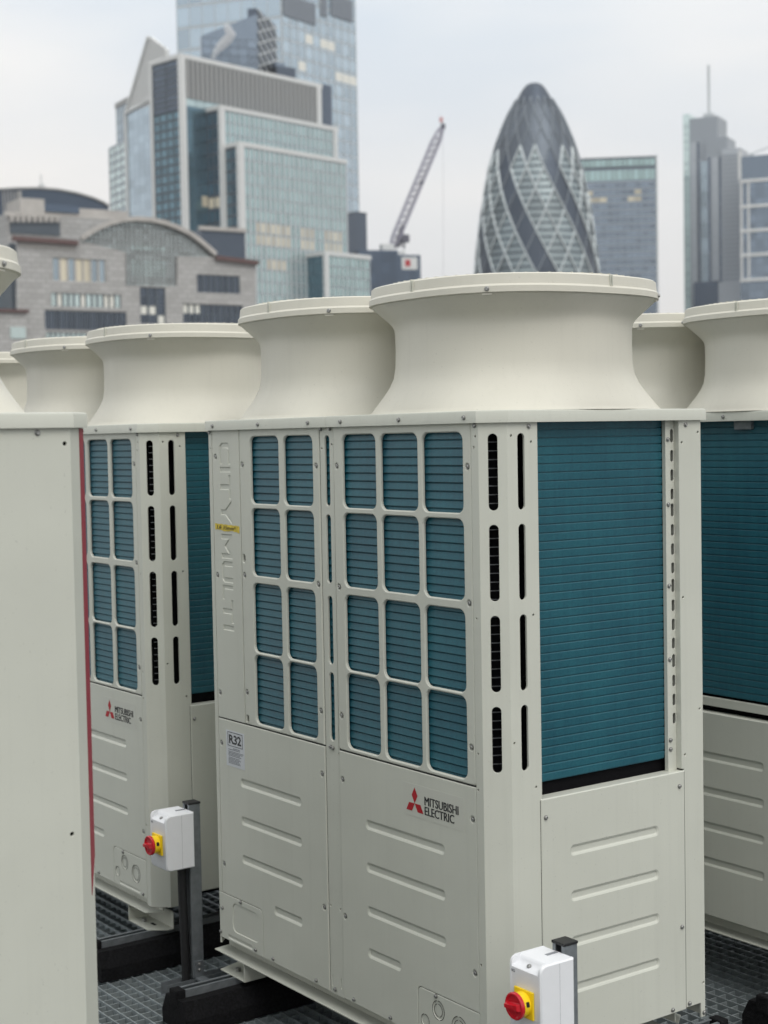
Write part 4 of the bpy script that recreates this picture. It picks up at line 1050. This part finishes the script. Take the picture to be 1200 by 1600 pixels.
for k in range(1, len(rows_z) - 1):
    for j in range(ND):
        th = az0 + (j + 0.5 * (k % 2)) * dth
        rel = (th - az0 + math.pi) % (2 * math.pi) - math.pi
        if abs(rel) > R(112): continue
        cls = (round(j + 0.5 * (k % 2) + 0.5 * k) + 59) % 3
        topz = k > NR - 1
        light = cls != 0 and not topz
        m_ = GK_TOP if topz else (GK_LIGHT if light else GK_DARK)
        zb0, zm, zt0 = rows_z[k - 1], rows_z[k], rows_z[k + 1]; b_ = bmesh.new(); ns = 4; s_ = 0.97
        left = []; right = []
        L = []
        for i in range(-ns, ns + 1):
            t_ = i / ns; z = zm + (zt0 - zm) * t_ * s_ if t_ > 0 else zm + (zm - zb0) * t_ * s_
            hw = (1 - abs(t_)) * dth / 2 * s_ + 0.0006
            L.append([b_.verts.new(gp(th + f_ * hw, z, 0.02)) for f_ in (-1, -0.33, 0.33, 1)])
        for a, c in zip(L, L[1:]):
            for i in range(3): b_.faces.new((a[i], a[i + 1], c[i + 1], c[i]))
        link('diamond_pane', mesh_of(b_, 'diamond_pane'), m_, gk)
        # lattice on this pane's upper two edges, floor lines across it
        bw = 0.95 if light else 0.5
        tgt = lat_l if light else lat_d
        for sgn in (-1, 1):
            P0 = [gp(th + sgn * dth / 2 * (1 - i / 3), zm + (zt0 - zm) * i / 3, 0.25) for i in range(4)]
            if light: seg(lat_l, P0, bw)
            else: pending.append(P0)
            if light: seg(lat_l, [gp(th + sgn * dth / 2 * (1 - i / 3), zm - (zm - zb0) * i / 3, 0.25) for i in range(4)], bw)
        if light:
            for fz in (-0.66, -0.33, 0.0, 0.33, 0.66):
                hw = (1 - abs(fz)) * dth / 2 * 0.9; z = zm + (zt0 - zm) * fz
                for a_, c_ in ((-1, 0), (0, 1)): bar(flo, gp(th + a_ * hw, z, 0.1), gp(th + c_ * hw, z, 0.1), 0.35, 0.5)
for P0 in pending: seg(lat_d, P0, 0.4)
link('lattice', mesh_of(lat_l, 'lattice', False), GK_BAR, gk)['kind'] = 'stuff'; link('dark_lattice', mesh_of(lat_d, 'dark_lattice', False), GK_BARD, gk)['kind'] = 'stuff'; link('floor_bands', mesh_of(flo, 'floor_bands', False), GK_DARK, gk)['kind'] = 'stuff'

# ---- block right of it
F6 = Face(904, 800, 1025, 796, 300)
rb = F6.root('banded_office', 'flat topped grey blue office block with teal crown bands beside the curved tower', 'office building')
z6 = F6.uv(960, 246)[1]; z6a = F6.uv(960, 262)[1]; z6b = F6.uv(960, 282)[1]; z6c = F6.uv(960, 470)[1]
part_box('core', G['slate'], rb, 0, F6.w, 0, 30, GZ, z6)
panes(rb, 0.3, F6.w - 0.3, z6a, z6 - 0.5, 14, 1, G['teal'], fill=(0.85, 0.95), mull=DKM, mw=0.2, sw=1.2)
panes(rb, 0.3, F6.w - 0.3, z6b, z6a - 1.2, 14, 1, G['teal'], fill=(0.85, 0.95))
panes(rb, 0.3, F6.w - 0.3, z6c, z6b - 0.8, 11, 17, G['slate'], fill=(0.95, 0.62), lit=lambda i, j: (i, j) in {(1, 15), (2, 14), (1, 14), (8, 15), (8, 14), (7, 14), (3, 14)}, mull=mat('grey_blue_band', (0.28, 0.33, 0.38), rough=0.5), mw=0.12, sw=0.9)
part_box('corner_fin', METAL, rb, F6.w, F6.w + 0.8, -0.5, 30, GZ, z6 + 0.6)

# ---- tower with a mast on the right
F7 = Face(1068, 830, 1160, 815, 300)
ht = F7.root('mast_tower', 'slate grey stepped tower with a thin mast', 'tower')
def strip(name, m_, u0, u1, vtop, y0, dep=18, vb=None):
    x0 = F7.uv(u0, 300, y0)[0]; x1 = F7.uv(u1, 300, y0)[0]; z1 = F7.uv((u0 + u1) / 2, vtop, y0)[1]
    return part_box(name, m_, ht, x0, x1, y0, y0 + dep, GZ if vb is None else F7.uv(u0, vb, y0)[1], z1)
SL = mat('slate_cladding', (0.30, 0.33, 0.36), rough=0.45, metal=0.3); SL2 = mat('mid_slate_cladding', (0.42, 0.45, 0.48), rough=0.45, metal=0.3)
strip('glass_flank', G['pale'], 1068, 1078, 178, 0.0); strip('main_shaft', SL, 1077, 1122, 183, 0.6)
strip('middle_shaft', SL, 1103, 1137, 215, -1.5, 16); strip('front_shaft', SL2, 1128, 1157, 232, -3.0, 16)
zc7 = F7.uv(1073, 480)[1]; z7 = F7.uv(1073, 181)[1]; xf = F7.uv(1077.5, 300)[0]
panes(ht, 0.1, xf, zc7, z7, 1, 26, G['pale'], fill=(0.9, 0.7))
for (u0, u1, vt, yy_, mm) in ((1080, 1088, 222, 0.58, SL2), (1090, 1093, 222, 0.58, G['navy']), (1095, 1106, 252, -1.52, G['grey']), (1107, 1110, 245, -1.52, G['navy']), (1113, 1122, 246, -1.52, SL2), (1124, 1127, 245, -1.52, G['navy'])):
    x0, x1 = F7.uv(u0, 300, yy_)[0], F7.uv(u1, 300, yy_)[0]; za, zb_ = F7.uv(u0, 445, yy_)[1], F7.uv(u0, vt, yy_)[1]
    panes(ht, x0, x1, za, zb_, 1, 8, mm, fill=(1.0, 0.97), y=yy_, name='facade_strip')
bm = bmesh.new(); nz_ = 30; x0, x1 = F7.uv(1130, 300, -3)[0], F7.uv(1155, 300, -3)[0]; za, zb_ = F7.uv(1140, 445, -3)[1], F7.uv(1140, 238, -3)[1]
for j in range(nz_): box(bm, x0, x1, -3.35, -3.02, za + (zb_ - za) * j / nz_ - GZ, za + (zb_ - za) * (j + 0.55) / nz_ - GZ)
link('floor_fins', mesh_of(bm, 'floor_fins', False), SL, ht)
xm, zm0 = F7.uv(1101, 178); zm1 = F7.uv(1101, 97)[1]
bm = bmesh.new(); tube(bm, [(xm, 8, zm0 - GZ), (xm, 8, zm1 - GZ)], 0.75, 8); box(bm, xm - 2.6, xm + 2.6, 6, 10, zm0 - 2 - GZ, zm0 + 1.5 - GZ)
link('mast', mesh_of(bm, 'mast'), METAL, ht)
strip('dark_podium', G['navy'], 1083, 1121, 440, -9, 6); strip('grey_podium', SL2, 1121.5, 1168, 440, -9.5, 6)
# gridded block at the picture edge
F8 = Face(1156, 780, 1240, 770, 300)
gb = F8.root('white_grid_office', 'grey office block with white horizontal frames at the picture edge', 'office building')
z8 = F8.uv(1180, 243)[1]; z8b = F8.uv(1180, 282)[1]
part_box('core', G['slate'], gb, 0, F8.w, 0, 25, GZ, z8)
part_box('white_fin', PALE, gb, -0.6, 0.8, -0.8, 2, F8.uv(1156, 280)[1], F8.uv(1156, 236)[1])
panes(gb, 0.5, F8.w, F8.uv(1180, 480)[1], z8b, 7, 15, G['slate'], fill=(0.9, 0.8))
bm = bmesh.new()
for v in (282, 322, 360, 398, 437):
    z_ = F8.uv(1180, v)[1] - GZ; box(bm, 0.0, F8.w, -1.0, -0.2, z_ - 0.75, z_ + 0.75)
for u in (1159, 1170, 1212):
    x_ = F8.uv(u, 350)[0]; box(bm, x_ - 0.5, x_ + 0.5, -0.8, -0.15, F8.uv(1180, 440)[1] - GZ, z8b - GZ)
link('white_frames', mesh_of(bm, 'white_frames'), PALE, gb)
bm = bmesh.new(); xr = F8.uv(1172, 240)[0]; box(bm, xr - 1, xr + 1, 4, 6, z8 - GZ, z8 + 2.0 - GZ); bar(bm, (xr - 1.5, 5, z8 + 1.5 - GZ), (xr + 9, 5, z8 + 4.6 - GZ), 0.5)
link('roof_davit', mesh_of(bm, 'roof_davit'), METAL, gb)

# ---- dark block and crane
F9 = Face(560, 540, 658, 545, 430)
kb = F9.root('navy_office', 'low dark navy block under the crane', 'office building')
z9, z9b = F9.uv(600, 391)[1], F9.uv(640, 398)[1]; xk = F9.uv(622, 400)[0]
part_box('body', G['navy'], kb, 0, xk, 0, 18, GZ, z9); part_box('wing', G['navy'], kb, xk + 0.02, F9.w, 0.4, 18, GZ, z9b)
panes(kb, 0.4, xk - 0.4, F9.uv(600, 460)[1], z9 - 0.8, 5, 4, G['navy'], fill=(0.95, 0.92)); panes(kb, xk + 0.4, F9.w - 0.4, F9.uv(600, 460)[1], F9.uv(640, 424)[1], 4, 2, G['navy'], fill=(0.95, 0.92), y=0.4)
a0, za = F9.uv(628, 421); a1, zbb = F9.uv(652, 402); part_box('sign_panel', PALE, kb, a0, a1, 0.0, 0.35, za, zbb)
a0, za = F9.uv(633, 416); a1, zbb = F9.uv(641, 406); part_box('sign_mark', M['logored'], kb, a0, a1, -0.1, -0.02, za, zbb)
CRW = mat('crane_paint', (0.33, 0.32, 0.39), rough=0.5); CRD = mat('crane_machinery', (0.10, 0.10, 0.13), rough=0.5)
cb = pt(618, 392, 552)
crn = thing('tower_crane', 'luffing tower crane with a steep pale lattice jib', 'crane', (cb.x, cb.y, GZ), F9.rz)
def loc(u, v, y=0.0):
    q = pt(u, v, 552) - Vector((cb.x, cb.y, GZ)); ex = F9.e; return Vector((q.dot(ex), y, q.z))
J0, J1 = loc(613, 384), loc(694, 197)
ax = (J1 - J0).normalized(); nx_ = Vector((-ax.z, 0, ax.x)); bm = bmesh.new(); nseg = 18; Lj = (J1 - J0).length
def jw(t): return 1.35 if 0.08 < t < 0.9 else (0.7 + 0.65 * min(t / 0.08, (1 - t) / 0.1))
C4 = []
for i in range(nseg + 1):
    t_ = i / nseg; w_ = jw(t_); c = J0 + ax * Lj * t_
    C4.append([c + nx_ * w_ + Vector((0, w_, 0)), c + nx_ * w_ - Vector((0, w_, 0)), c - nx_ * w_ - Vector((0, w_, 0)), c - nx_ * w_ + Vector((0, w_, 0))])
for a, b in zip(C4, C4[1:]):
    for k in range(4): bar(bm, a[k], b[k], 0.5); bar(bm, a[k], b[(k + 1) % 4], 0.24); bar(bm, a[(k + 1) % 4], b[k], 0.2)
link('jib', mesh_of(bm, 'jib', False), CRW, crn)
bm = bmesh.new(); p0 = loc(697, 192); box(bm, p0.x - 0.7, p0.x + 0.7, -0.7, 0.7, p0.z - 1.3, p0.z + 0.5); p1 = loc(660, 285); box(bm, p1.x - 0.7, p1.x + 0.6, -1.6, -0.9, p1.z - 0.7, p1.z + 0.7)
link('jib_head', mesh_of(bm, 'jib_head'), CRD, crn)
bm = bmesh.new(); p0 = loc(694, 184); box(bm, p0.x - 0.5, p0.x + 0.5, -0.5, 0.5, p0.z - 0.8, p0.z + 1.0); link('beacon', mesh_of(bm, 'beacon'), mat('beacon_red', (0.55, 0.25, 0.25), rough=0.5), crn)
bm = bmesh.new(); a_, b_ = loc(612, 382), loc(634, 372); bar(bm, loc(618, 388), loc(629, 352), 0.9); bar(bm, loc(629, 352), loc(632, 388), 0.7); bar(bm, loc(620, 372), loc(636, 374), 1.4); box(bm, b_.x - 1.6, b_.x + 1.2, -1.5, 1.5, b_.z - 1.4, b_.z + 1.2)
for k in range(4): bar(bm, loc(616 + 3 * k, 386), loc(622 + 3 * k, 366), 0.5)
link('a_frame', mesh_of(bm, 'a_frame'), CRD, crn)
bm = bmesh.new(); p0, p1 = loc(594, 402), loc(614, 382); box(bm, p0.x, p1.x, -2, 2, p0.z, p1.z, 0.2); p2, p3 = loc(614, 402), loc(632, 392); box(bm, p2.x + 0.05, p3.x, -1.8, 1.8, p2.z, p3.z)
link('machinery_deck', mesh_of(bm, 'machinery_deck'), PALE, crn)
bm = bmesh.new(); p0 = loc(618, 402); box(bm, p0.x - 1.1, p0.x + 1.1, -1.1, 1.1, 0, p0.z); link('mast', mesh_of(bm, 'mast'), CRW, crn)
bm = bmesh.new(); bar(bm, loc(697, 200), loc(697, 440), 0.06); bar(bm, loc(629, 352), loc(688, 212), 0.12); link('hoist_rope', mesh_of(bm, 'hoist_rope'), CRD, crn)

# ---- stone building with the glazed arch
F10 = Face(25, 330, 400, 360, 420)
ab = F10.root('arched_stone_building', 'grey stone building with a broad glazed arch and red brown cornices', 'building')
P10 = lambda u, v, off=0.0: (F10.uv(u, v, off)[0], F10.uv(u, v, off)[1] - GZ)
TF = lambda a, z, d: (a, d, z)
def prect(u0, v0, u1, v1): a = P10(u0, (v0 + v1) / 2); b = P10(u1, (v0 + v1) / 2); zt_ = P10((u0 + u1) / 2, v0)[1]; zb_ = P10((u0 + u1) / 2, v1)[1]; return a[0], zb_, b[0], zt_
archpts = [(126, 377), (140, 367), (155, 359), (172, 352), (190, 347.5), (212, 345.5), (235, 347), (255, 351.5), (275, 358.5), (295, 368), (312, 380), (325, 391), (336, 401)]
stem = [(277, 401), (277, 447), (196, 447), (196, 394)]
outl = [P10(27, 560), P10(400, 560), P10(400, 412), P10(345, 406)] + [P10(u, v - 4) for u, v in archpts[::-1]] + [P10(112, 381), P10(27, 377)]
hole = Poly([P10(u, v) for u, v in archpts] + [P10(*s) for s in stem])
WIN = dict(row1=prect(82, 404, 166, 440), row2=prect(80, 459, 189, 480), louv=prect(70, 486, 198, 516), row3=prect(72, 519, 136, 532), cent=prect(219, 449, 259, 506), right1=prect(308, 430, 375, 458), right2=prect(286, 476, 380, 506))
bm = bmesh.new()
sheet(bm, TF, Poly(outl), [hole] + [RECT(*r) for r in WIN.values()], t=0.9, b=0.05)
wall = link('wall', mesh_of(bm, 'wall'), STONE, ab)
xw, zw = P10(400, 412)
bm = bmesh.new(); box(bm, 0.3, F10.w - 0.3, 1.0, 22, 0, P10(200, 400)[1]); link('rear_block', mesh_of(bm, 'rear_block'), DKM, ab)
# arch glazing behind the opening: bars and panes
xs = [P10(u, 400)[0] for u in (128, 334)]
bm = bmesh.new(); gb_pts = [P10(u, v) for u, v in archpts] + [P10(*s) for s in stem]
vs_ = [bm.verts.new((x_, 0.75, z_)) for x_, z_ in gb_pts]; es = [bm.edges.new((vs_[i], vs_[(i + 1) % len(vs_)])) for i in range(len(vs_))]
bmesh.ops.triangle_fill(bm, use_beauty=True, edges=es)
ag = link('arch_glazing', mesh_of(bm, 'arch_glazing'), gl('arch_glass', (0.40, 0.46, 0.46), rough=0.25), ab)
bm = bmesh.new()
def arch_top(x):
    pl = [P10(u, v) for u, v in archpts]
    for (xa_, za_), (xb_, zb_) in zip(pl, pl[1:]):
        if xa_ <= x <= xb_: return za_ + (zb_ - za_) * (x - xa_) / (xb_ - xa_)
    return None
sx0, sx1, szb = P10(196, 420)[0], P10(277, 420)[0], P10(236, 447)[1]; chord = P10(230, 398)[1]
for i in range(1, 30):
    x = xs[0] + (xs[1] - xs[0]) * i / 30; zt_ = arch_top(x)
    if zt_: box(bm, x - 0.16, x + 0.16, 0.5, 0.72, (szb if sx0 < x < sx1 else chord - 0.5), zt_)
for j in range(14):
    z = szb + (P10(212, 348)[1] - szb) * j / 14
    xa_, xb_ = (sx0, sx1) if z < chord else (None, None)
    if xa_ is None:
        ok = [xs[0] + (xs[1] - xs[0]) * i / 60 for i in range(61) if (arch_top(xs[0] + (xs[1] - xs[0]) * i / 60) or 0) > z]
        if not ok: continue
        xa_, xb_ = min(ok), max(ok)
    box(bm, xa_, xb_, 0.52, 0.73, z - 0.12, z + 0.12)
arch_m = gl('arch_pane_glass', (0.36, 0.42, 0.42), rough=0.25, rnd=0.35); arch_t = gl('arch_teal_glass', (0.46, 0.58, 0.57), rough=0.25, rnd=0.25)
zlo, zhi = szb, P10(212, 349)[1]; ncx, ncz = 22, 12; cw_, chh = (xs[1] - xs[0]) / ncx, (zhi - zlo) / ncz
pme = {}
for mm_ in (arch_m, arch_t):
    me = boxmesh('window_pane', -cw_ * 0.44, cw_ * 0.44, -0.05, 0.0, -chh * 0.44, chh * 0.44); me.materials.append(mm_); pme[mm_.name] = me
for i in range(ncx):
    for j in range(ncz):
        xc, zc2 = xs[0] + (i + 0.5) * cw_, zlo + (j + 0.5) * chh; tz = min(arch_top(xc - cw_ * 0.45) or 0, arch_top(xc + cw_ * 0.45) or 0)
        if zc2 + chh * 0.45 > tz or (zc2 < chord + 0.4 and not sx0 < xc < sx1): continue
        link('window_pane', pme[arch_t.name if (8 <= i <= 13 and j in (2, 3, 4, 7)) else arch_m.name], None, ag, (xc, 0.70, zc2))
link('glazing_bars', mesh_of(bm, 'glazing_bars', False), mat('bronze_bars', (0.20, 0.20, 0.20), rough=0.5), ag)
bm = bmesh.new()
pl = [P10(u, v) for u, v in archpts]
for (xa_, za_), (xb_, zb_) in zip(pl, pl[1:]): bar(bm, (xa_, -0.35, za_ + 0.5), (xb_, -0.35, zb_ + 0.5), 0.9, 1.0)
link('arch_band', mesh_of(bm, 'arch_band'), STONE2, ab)
def bays(key, n, m_, lm=None, lit=(), y=0.55, fill=(0.7, 0.96), rows=1):
    x0, z0, x1, z1 = WIN[key]; panes(ab, x0, x1, z0 + GZ, z1 + GZ, n, rows, m_, fill=fill, y=y, lit=(lambda i, j: (i, j) in lit) if lit else None, litm=lm, mull=STONE2 if key == 'row1' else DKM, mw=(x1 - x0) / n * 0.24, sw=0.25)
bays('row1', 7, G['grey'], LIT, {(1, 0), (3, 0), (4, 0)}); bays('row2', 12, G['pale'], LITW, {(1, 0), (5, 0), (9, 0), (10, 0)}); bays('louv', 16, G['dark'], fill=(0.85, 1.0)); bays('row3', 8, G['pale']); bays('cent', 3, G['dark'], LITW, {(0, 1), (1, 1), (2, 0)}, rows=4); bays('right1', 7, G['dark'], fill=(0.8, 1.0)); bays('right2', 10, G['dark'], LITW, {(0, 1), (1, 1), (2, 1)}, rows=2)
bm = bmesh.new()
def cornice(u0, v0, u1, v1, t): a = P10(u0, v0); b = P10(u1, v1); bar(bm, (a[0], -0.4, a[1]), (b[0], -0.4, b[1]), 1.2, t)
cornice(18, 373, 120, 380, 1.0); cornice(336, 403, 402, 411, 1.0)
link('cornice', mesh_of(bm, 'cornice'), ROOFR, ab)
bm = bmesh.new()
for i in range(18):
    a = P10(32 + i * 4.8, 382.5 + i * 0.33); box(bm, a[0], a[0] + 0.34, -0.35, -0.01, a[1] - 0.5, a[1] + 0.3)
link('dentils', mesh_of(bm, 'dentils'), STONE2, ab)
# attic storeys set back behind
def back(name, m_, u0, v0, u1, v1, off, dep=8, drop=8):
    a0 = F10.uv(u0, v1, off)[0]; a1 = F10.uv(u1, v1, off)[0]; zt_ = F10.uv((u0 + u1) / 2, v0, off)[1]; zb_ = F10.uv((u0 + u1) / 2, v1, off)[1] - drop
    return part_box(name, m_, ab, a0, a1, off, off + dep, zb_, zt_), (a0, a1, zb_ + drop, zt_)
back('attic', STONE, 12, 338, 186, 372, 8); back('attic_roof', STONE2, 8, 333, 95, 340, 7.6, 0.39, 0); o_, r_ = back('attic_recess', DKM, 16, 345, 94, 366, 7.7, 0.25, 0)
for i in range(9):
    a = F10.uv(16 + i * 8.8, 340, 7.3)
    part_box('attic_block', STONE2, ab, a[0], a[0] + 0.75, 7.1, 7.55, F10.uv(16 + i * 8.8, 347, 7.3)[1], F10.uv(16 + i * 8.8, 337, 7.3)[1])
back('upper_attic', STONE2, 32, 310, 70, 335, 12, 10); back('terrace', STONE2, 68, 326, 200, 345, 14, 8); back('terrace_glass', G['navy'], 70, 320, 124, 332, 13.5, 0.4, 0)
back('penthouse', G['dark'], 316, 360, 384, 404, 6, 8); back('penthouse_roof', STONE2, 312, 355, 386, 361, 5, 0.95, 0)
# wing on the far left with its own cornice
o_, r_ = back('wing', STONE, -60, 484, 44, 560, -1.0, 0.9); back('wing_cornice', ROOFR, -60, 482, 46, 487, -1.6, 0.58, 0)
o_ = part_box('wing_window', G['pale'], ab, F10.uv(16, 520, -1.1)[0], F10.uv(40, 520, -1.1)[0], -1.2, -1.02, F10.uv(28, 529, -1.1)[1], F10.uv(28, 511, -1.1)[1])
back('recess', DKM, 18, 380, 29, 482, 2.0, 1.0)
Fg = Face(-60, 345, 24, 350, 450); lg = Fg.root('glass_block', 'pale blue glass block at the picture edge behind the near fan shroud', 'office building')
zg = Fg.uv(0, 405)[1]; part_box('core', G['slate'], lg, 0, Fg.w, 0, 10, GZ, zg)
panes(lg, 0.2, Fg.w - 0.2, Fg.uv(0, 500)[1], zg - 0.3, 8, 6, G['pale'], fill=(0.97, 0.8))
# curved dark roofed hall behind
F11 = Face(-30, 420, 172, 440, 310)
hl = F11.root('curved_roof_hall', 'dark glass hall with a low curved roof behind the stone attic', 'building')
bm = bmesh.new(); arcp = [(-30, 300), (0, 297), (25, 295.5), (60, 295), (90, 297.5), (120, 303), (145, 310.5), (160, 317), (170, 323)]
ap = [F11.uv(u, v) for u, v in arcp]; vsA = [bm.verts.new((a, 0, z - GZ)) for a, z in ap] + [bm.verts.new((ap[-1][0], 0, 0)), bm.verts.new((ap[0][0], 0, 0))]
vsB = [bm.verts.new((v.co.x, 25, v.co.z)) for v in vsA]; bm.faces.new(vsA); bm.faces.new(vsB[::-1])
for i in range(len(vsA)): bm.faces.new((vsA[i], vsA[(i + 1) % len(vsA)], vsB[(i + 1) % len(vsA)], vsB[i]))
link('glass_body', mesh_of(bm, 'glass_body'), G['navy'], hl)
bm = bmesh.new()
for (a, z), (b, z2) in zip(ap, ap[1:]): bar(bm, (a, -0.3, z + 0.2 - GZ), (b, -0.3, z2 + 0.2 - GZ), 0.8, 0.5)
link('roof_edge', mesh_of(bm, 'roof_edge'), LOUV, hl)
bm = bmesh.new()
for k in range(5): a = F11.uv(4 + 5 * k, 320)[0]; box(bm, a, a + 0.4, -0.3, -0.02, 0, F11.uv(10, 298)[1] - GZ)
a, z = F11.uv(27, 298); box(bm, a, a + 1.0, -0.5, -0.02, 0, z - GZ)
link('ribs', mesh_of(bm, 'ribs'), LOUV, hl)
bm = bmesh.new(); a, z = F11.uv(73, 295); box(bm, a - 0.4, a + 0.9, 4, 5, z - GZ, z + 2.0 - GZ); box(bm, a - 0.1, a + 0.2, 4.2, 4.6, z + 2 - GZ, z + 4.6 - GZ)
link('aerial', mesh_of(bm, 'aerial'), PALE, hl)

# ---- steam plume
sp0 = pt(352, 68, 590)
bm = bmesh.new()
for (u, v, r_) in ((334, 88, 1.1), (338, 80, 1.4), (344, 73, 1.8), (350, 67, 2.0), (356, 61, 2.0), (361, 54, 1.9), (357, 46, 1.7), (354, 41, 1.2)):
    q = pt(u, v, 590) - sp0; b2_ = bmesh.ops.create_icosphere(bm, subdivisions=3, radius=r_, matrix=Matrix.Translation(q))
stm = link('steam', mesh_of(bm, 'steam'), None, None, sp0)
stm['kind'] = 'stuff'; stm['label'] = 'white steam plume drifting over the louvred crown'; stm['category'] = 'steam'
rm = stm.modifiers.new('merge', 'REMESH'); rm.mode = 'VOXEL'; rm.voxel_size = 0.35
sm = bpy.data.materials.new('steam_volume'); sm.use_nodes = True; t = sm.node_tree; t.nodes.clear()
ov = t.nodes.new('ShaderNodeOutputMaterial'); pv = t.nodes.new('ShaderNodeVolumePrincipled'); pv.inputs['Color'].default_value = (0.95, 0.95, 0.95, 1); pv.inputs['Density'].default_value = 0.45; pv.inputs['Anisotropy'].default_value = 0.2
t.links.new(pv.outputs[0], ov.inputs['Volume']); stm.data.materials.append(sm)

# ------------------------------------------------------------------ the air over the city
bm = bmesh.new(); box(bm, -1560, 1560, -1560, 1560, GZ - 2, 305)
hz = link('haze', mesh_of(bm, 'haze'), None)
hz['kind'] = 'stuff'
hm = bpy.data.materials.new('haze_air'); hm.use_nodes = True; t = hm.node_tree; t.nodes.clear()
ov = t.nodes.new('ShaderNodeOutputMaterial'); pv = t.nodes.new('ShaderNodeVolumePrincipled'); pv.inputs['Color'].default_value = (0.93, 0.95, 1.0, 1); pv.inputs['Density'].default_value = 0.0001
t.links.new(pv.outputs[0], ov.inputs['Volume']); hz.data.materials.append(hm)
